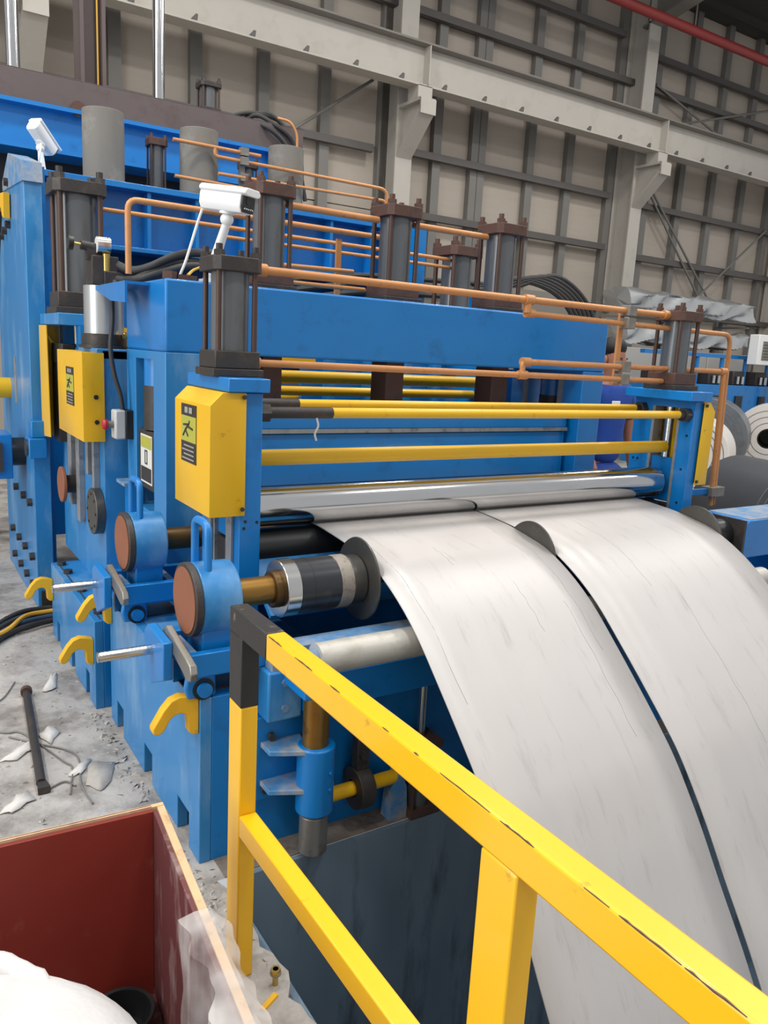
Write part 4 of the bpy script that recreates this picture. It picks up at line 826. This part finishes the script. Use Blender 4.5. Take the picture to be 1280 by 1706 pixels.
coil('white-faced steel coil with a black core hole', (13.05, 7.9, .62), (-.87, -.5, 0), .58, .17, 1.0, 'coil_white', wraps=4)
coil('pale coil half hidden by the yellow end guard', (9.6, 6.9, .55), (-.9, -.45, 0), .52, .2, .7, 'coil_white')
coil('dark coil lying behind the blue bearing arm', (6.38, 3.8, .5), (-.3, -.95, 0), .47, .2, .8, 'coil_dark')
t = thing('recoiler_line', 'blue machine line with black heads and chrome knobs behind the coils', 'machine', (12.5, 9.5, 0))
part('frame', MB().box(11.3, 16.5, 9.2, 9.8, .5, 1.45), 'blue', t, bevel=.01)
for k in range(6):
    x = 11.6+.75*k; part('slot', MB().box(x, x+.22, 9.17, 9.2, .8, 1.25), 'black_plastic', t); part('head', MB().box(x-.05, x+.3, 9.25, 9.6, 1.45, 1.72), 'dark_steel', t, bevel=.02)
    part('knob', MB().cyl((x+.05, 9.22, 1.48), (x+.05, 9.22, 1.62), .035, 12), 'polished', t); part('knob', MB().cyl((x+.2, 9.22, 1.48), (x+.2, 9.22, 1.62), .035, 12), 'polished', t)
    part('post', MB().cyl((x+.5, 9.4, 1.45), (x+.5, 9.4, 2.0), .04, 12), 'blue', t)
part('rail', MB().box(11.3, 16.5, 9.35, 9.45, 1.95, 2.02), 'blue', t); part('leg', MB().box(11.4, 11.7, 9.3, 9.7, 0, .5), 'blue', t); part('leg', MB().box(15.9, 16.2, 9.3, 9.7, 0, .5), 'blue', t)
t = thing('air_unit', 'white louvred cabinet box on a post above the blue machine line', 'cabinet', (15.0, 9.05, 0))
part('case', MB().box(14.0, 15.3, 8.95, 9.15, 1.86, 2.42), 'white_plastic', t, bevel=.01); part('grille', MB().box(14.14, 15.1, 8.94, 8.95, 1.95, 2.3), 'stud', t)
for k in range(6): part('louvre', MB().box(14.14, 15.1, 8.925, 8.94, 1.965+.055*k, 1.99+.055*k), 'cyl_concrete', t)
part('pole', MB().cyl((14.8, 9.05, 0), (14.8, 9.05, 1.86), .04, 12), 'blue', t)
t = thing('cabinet_row', 'low pale grey partition cabinet behind the person', 'cabinet', (12, 10, 0))
for k in range(3): part('panel', MB().box(11.3+1.35*k, 12.62+1.35*k, 10.0, 10.6, 0, 2.05), 'cabinet', t, bevel=.01)
def ductf(z0, z1, seed):
    def f(u, v):
        k_ = min(1, min(u, 1-u)/.012)+.001; x = 11.5+3.9*u; th = v*2*math.pi
        cz = (z0+z1)/2; rz = (z1-z0)/2; c, s = math.cos(th), math.sin(th); sq = lambda q: math.copysign(abs(q)**.45, q)
        n = .05*math.sin(u*23+seed)+.045*math.sin(u*11+th*3+seed)+.04*math.sin(u*37+th*5)
        return (x, 10.3+k_*(.28*sq(c)+n*.8), cz+k_*(rz*sq(s)+n*.5))
    return f
for (z0, z1, lab, sd) in ((2.74, 3.1, 'upper crumpled foil-clad duct against the back wall', 1), (2.16, 2.47, 'lower crumpled foil-clad duct over the grey cabinets', 4)):
    single('foil_duct', sheet(ductf(z0, z1, sd), 70, 40), 'duct_foil', lab, 'duct')
t = thing('duct_support', 'steel rack carrying the two foil-clad ducts', 'rack', (13.4, 10.8, 0))
for x in (11.6, 13.4, 15.2): part('post', MB().box(x-.04, x+.04, 10.74, 10.82, 0, 3.0), 'stud', t); part('arm', MB().box(x-.03, x+.03, 10.0, 10.74, 2.59, 2.62), 'stud', t)
single('sheet_partition', MB().box(8.9, 11.3, 10.9, 10.95, 0, 2.95), 'frame_dark', 'dull grey sheet partition behind the hose arcs', 'partition')
for k in range(6):
    x = 5.0+.09*k; single('hydraulic_hose', MB().tube(smooth_path([(4.0+.12*k, 5.2, 2.22+.02*k), (4.5+.1*k, 5.2, 2.36+.015*k), (5.0+.07*k, 5.2, 2.3), (5.3+.05*k, 5.2, 2.05), (5.4+.04*k, 5.2, 1.6), (5.42+.04*k, 5.2, .0)]), .022, 8), 'rubber', 'black hose arching down behind the last portal-beam cylinder', 'hose', 'hose arcs behind the portal frame')
for k in range(3):
    single('hydraulic_hose', MB().tube(smooth_path([(2.3, 5.05+.05*k, 2.0+.07*k), (3.0, 5.07+.05*k, 2.13+.06*k), (3.7, 5.1+.05*k, 2.16+.06*k), (4.2, 5.1+.05*k, 2.2+.05*k)]), .02, 8), 'rubber', ['lower', 'middle', 'top'][k]+' black hose lying along the machine behind the short cylinder', 'hose', 'hoses along the machine')
single('hose_support', MB().box(3.95, 4.05, 5.0, 5.3, 0, 2.19), 'blue', 'blue post carrying the hose bunch behind the portal frame', 'post')

# ================================================================ PERSON
PX, PY = 4.72, 4.2
def skin_mesh(name, verts, edges, radii, material, parent, label=None, sub=2):
    me = bpy.data.meshes.new(name); o = bpy.data.objects.new(name, me)
    c = Vector(verts[0]); me.from_pydata([tuple(Vector(v)-c) for v in verts], edges, []); COL.objects.link(o)
    o.parent = parent; o.location = c-WL[parent]; WL[o] = c; me.materials.append(MATS[material])
    sk_ = o.modifiers.new('skin', 'SKIN'); sk_.use_smooth_shade = True
    for i, r in enumerate(radii):
        d = me.skin_vertices[0].data[i]; d.radius = r if isinstance(r, tuple) else (r, r); d.use_root = (i == 0)
    s_ = o.modifiers.new('sub', 'SUBSURF'); s_.levels = sub; s_.render_levels = sub
    if label: o['label'] = label
    return o
def pp(dx, dy, z): return (PX+dx, PY+dy, z)
Pn = thing('person', 'person in blue work shirt and trousers standing behind the roll stand, arm hanging', 'person', (PX, PY, 0))
bv = [pp(0, 0, .98), pp(0, 0, 1.15), pp(0, .01, 1.32), pp(0, .01, 1.48), pp(0, .0, 1.58), pp(0, -.02, 1.68), pp(0, -.02, 1.80), pp(0, -.01, 1.86),
      pp(.17, .01, 1.50), pp(.24, .01, 1.40), pp(.27, 0, 1.18), pp(.28, -.05, .96), pp(.28, -.08, .88),
      pp(-.17, .01, 1.50), pp(-.24, .01, 1.40), pp(-.27, 0, 1.18), pp(-.25, -.12, .98), pp(-.24, -.16, .90),
      pp(.09, 0, .9), pp(.11, 0, .5), pp(.11, .03, .1), pp(.11, -.1, .05), pp(-.09, 0, .9), pp(-.11, 0, .5), pp(-.11, .03, .1), pp(-.11, -.1, .05)]
be = [(0, 1), (1, 2), (2, 3), (3, 4), (4, 5), (5, 6), (6, 7), (3, 8), (8, 9), (9, 10), (10, 11), (11, 12), (3, 13), (13, 14), (14, 15), (15, 16), (16, 17), (0, 18), (18, 19), (19, 20), (20, 21), (0, 22), (22, 23), (23, 24), (24, 25)]
brr = [(.09, .07), (.09, .07), (.1, .07), (.09, .07), .052, (.075, .09), (.078, .095), (.05, .06), .07, .055, .045, .035, .032, .07, .055, .045, .035, .032, .07, .05, .04, .04, .07, .05, .04, .04]
body = skin_mesh('body', bv, be, brr, 'skin', Pn)
skin_mesh('shirt', [pp(0, 0, .92), pp(0, 0, 1.15), pp(0, .01, 1.32), pp(0, .01, 1.47), pp(0, .0, 1.54), pp(.17, .01, 1.495), pp(.245, .01, 1.38), pp(.262, .005, 1.27), pp(-.17, .01, 1.495), pp(-.245, .01, 1.38), pp(-.262, .005, 1.27)], [(0, 1), (1, 2), (2, 3), (3, 4), (3, 5), (5, 6), (6, 7), (3, 8), (8, 9), (9, 10)],
          [(.175, .14), (.165, .13), (.18, .14), (.15, .125), .075, .095, .082, .078, .095, .082, .078], 'shirt', Pn, 'blue short-sleeved work shirt')
skin_mesh('trousers', [pp(0, 0, .99), pp(0, 0, .9), pp(.1, 0, .8), pp(.11, 0, .5), pp(.11, .03, .09), pp(-.1, 0, .8), pp(-.11, 0, .5), pp(-.11, .03, .09)], [(0, 1), (1, 2), (2, 3), (3, 4), (1, 5), (5, 6), (6, 7)], [(.172, .142), (.168, .135), .115, .09, .075, .115, .09, .075], 'trousers', Pn, 'blue work trousers')
part('hair', MB().ball(pp(0, -.0, 1.835), .088, .105, .085, 20, 12), 'hair', Pn, 'short black hair')
fc = MB().ball(pp(-.03, -.112, 1.755), .011, .006, .007).ball(pp(.03, -.112, 1.755), .011, .006, .007); part('eye', fc, 'hair', Pn)
part('nose', MB().prism([(PX-.014, 1.715), (PX+.014, 1.715), (PX, 1.76)], 'Y', PY-.135, PY-.1), 'skin', Pn, bevel=.004); part('mouth', MB().box(PX-.024, PX+.024, PY-.115, PY-.105, 1.683, 1.69), 'red_primer', Pn)
for s in (-1, 1): part('ear', MB().ball(pp(s*.085, -.005, 1.74), .012, .022, .034), 'skin', Pn); part('shoe', MB().ball(pp(s*.11, -.05, .045), .05, .13, .045), 'shoe', Pn)
for (sx, yy, zz) in ((.28, -.085, .86), (-.24, -.165, .88)):
    hv = [pp(sx, yy, zz+.03), pp(sx, yy-.01, zz-.05)]; he = [(0, 1)]; hr = [(.036, .03), (.04, .025)]
    for k, (dx, l) in enumerate(((-.028, .06), (-.01, .075), (.01, .07), (.028, .055))):
        n = len(hv); hv += [pp(sx+dx, yy-.012, zz-.08), pp(sx+dx, yy-.005, zz-.08-l*.5), pp(sx+dx, yy+.012, zz-.08-l)]; he += [(1, n), (n, n+1), (n+1, n+2)]; hr += [.012, .011, .01]
    n = len(hv); tx = -1 if sx > 0 else 1; hv += [pp(sx+tx*.045, yy-.03, zz-.03), pp(sx+tx*.05, yy-.035, zz-.075)]; he += [(0, n), (n, n+1)]; hr += [.014, .012]
    skin_mesh('glove', hv, he, hr, 'glove', Pn, 'pale work glove', 1)
part('chest_badge', MB().box(PX-.11, PX-.02, PY-.142, PY-.136, 1.41, 1.44), 'white_plastic', Pn, 'white chest badge', bevel=.004)
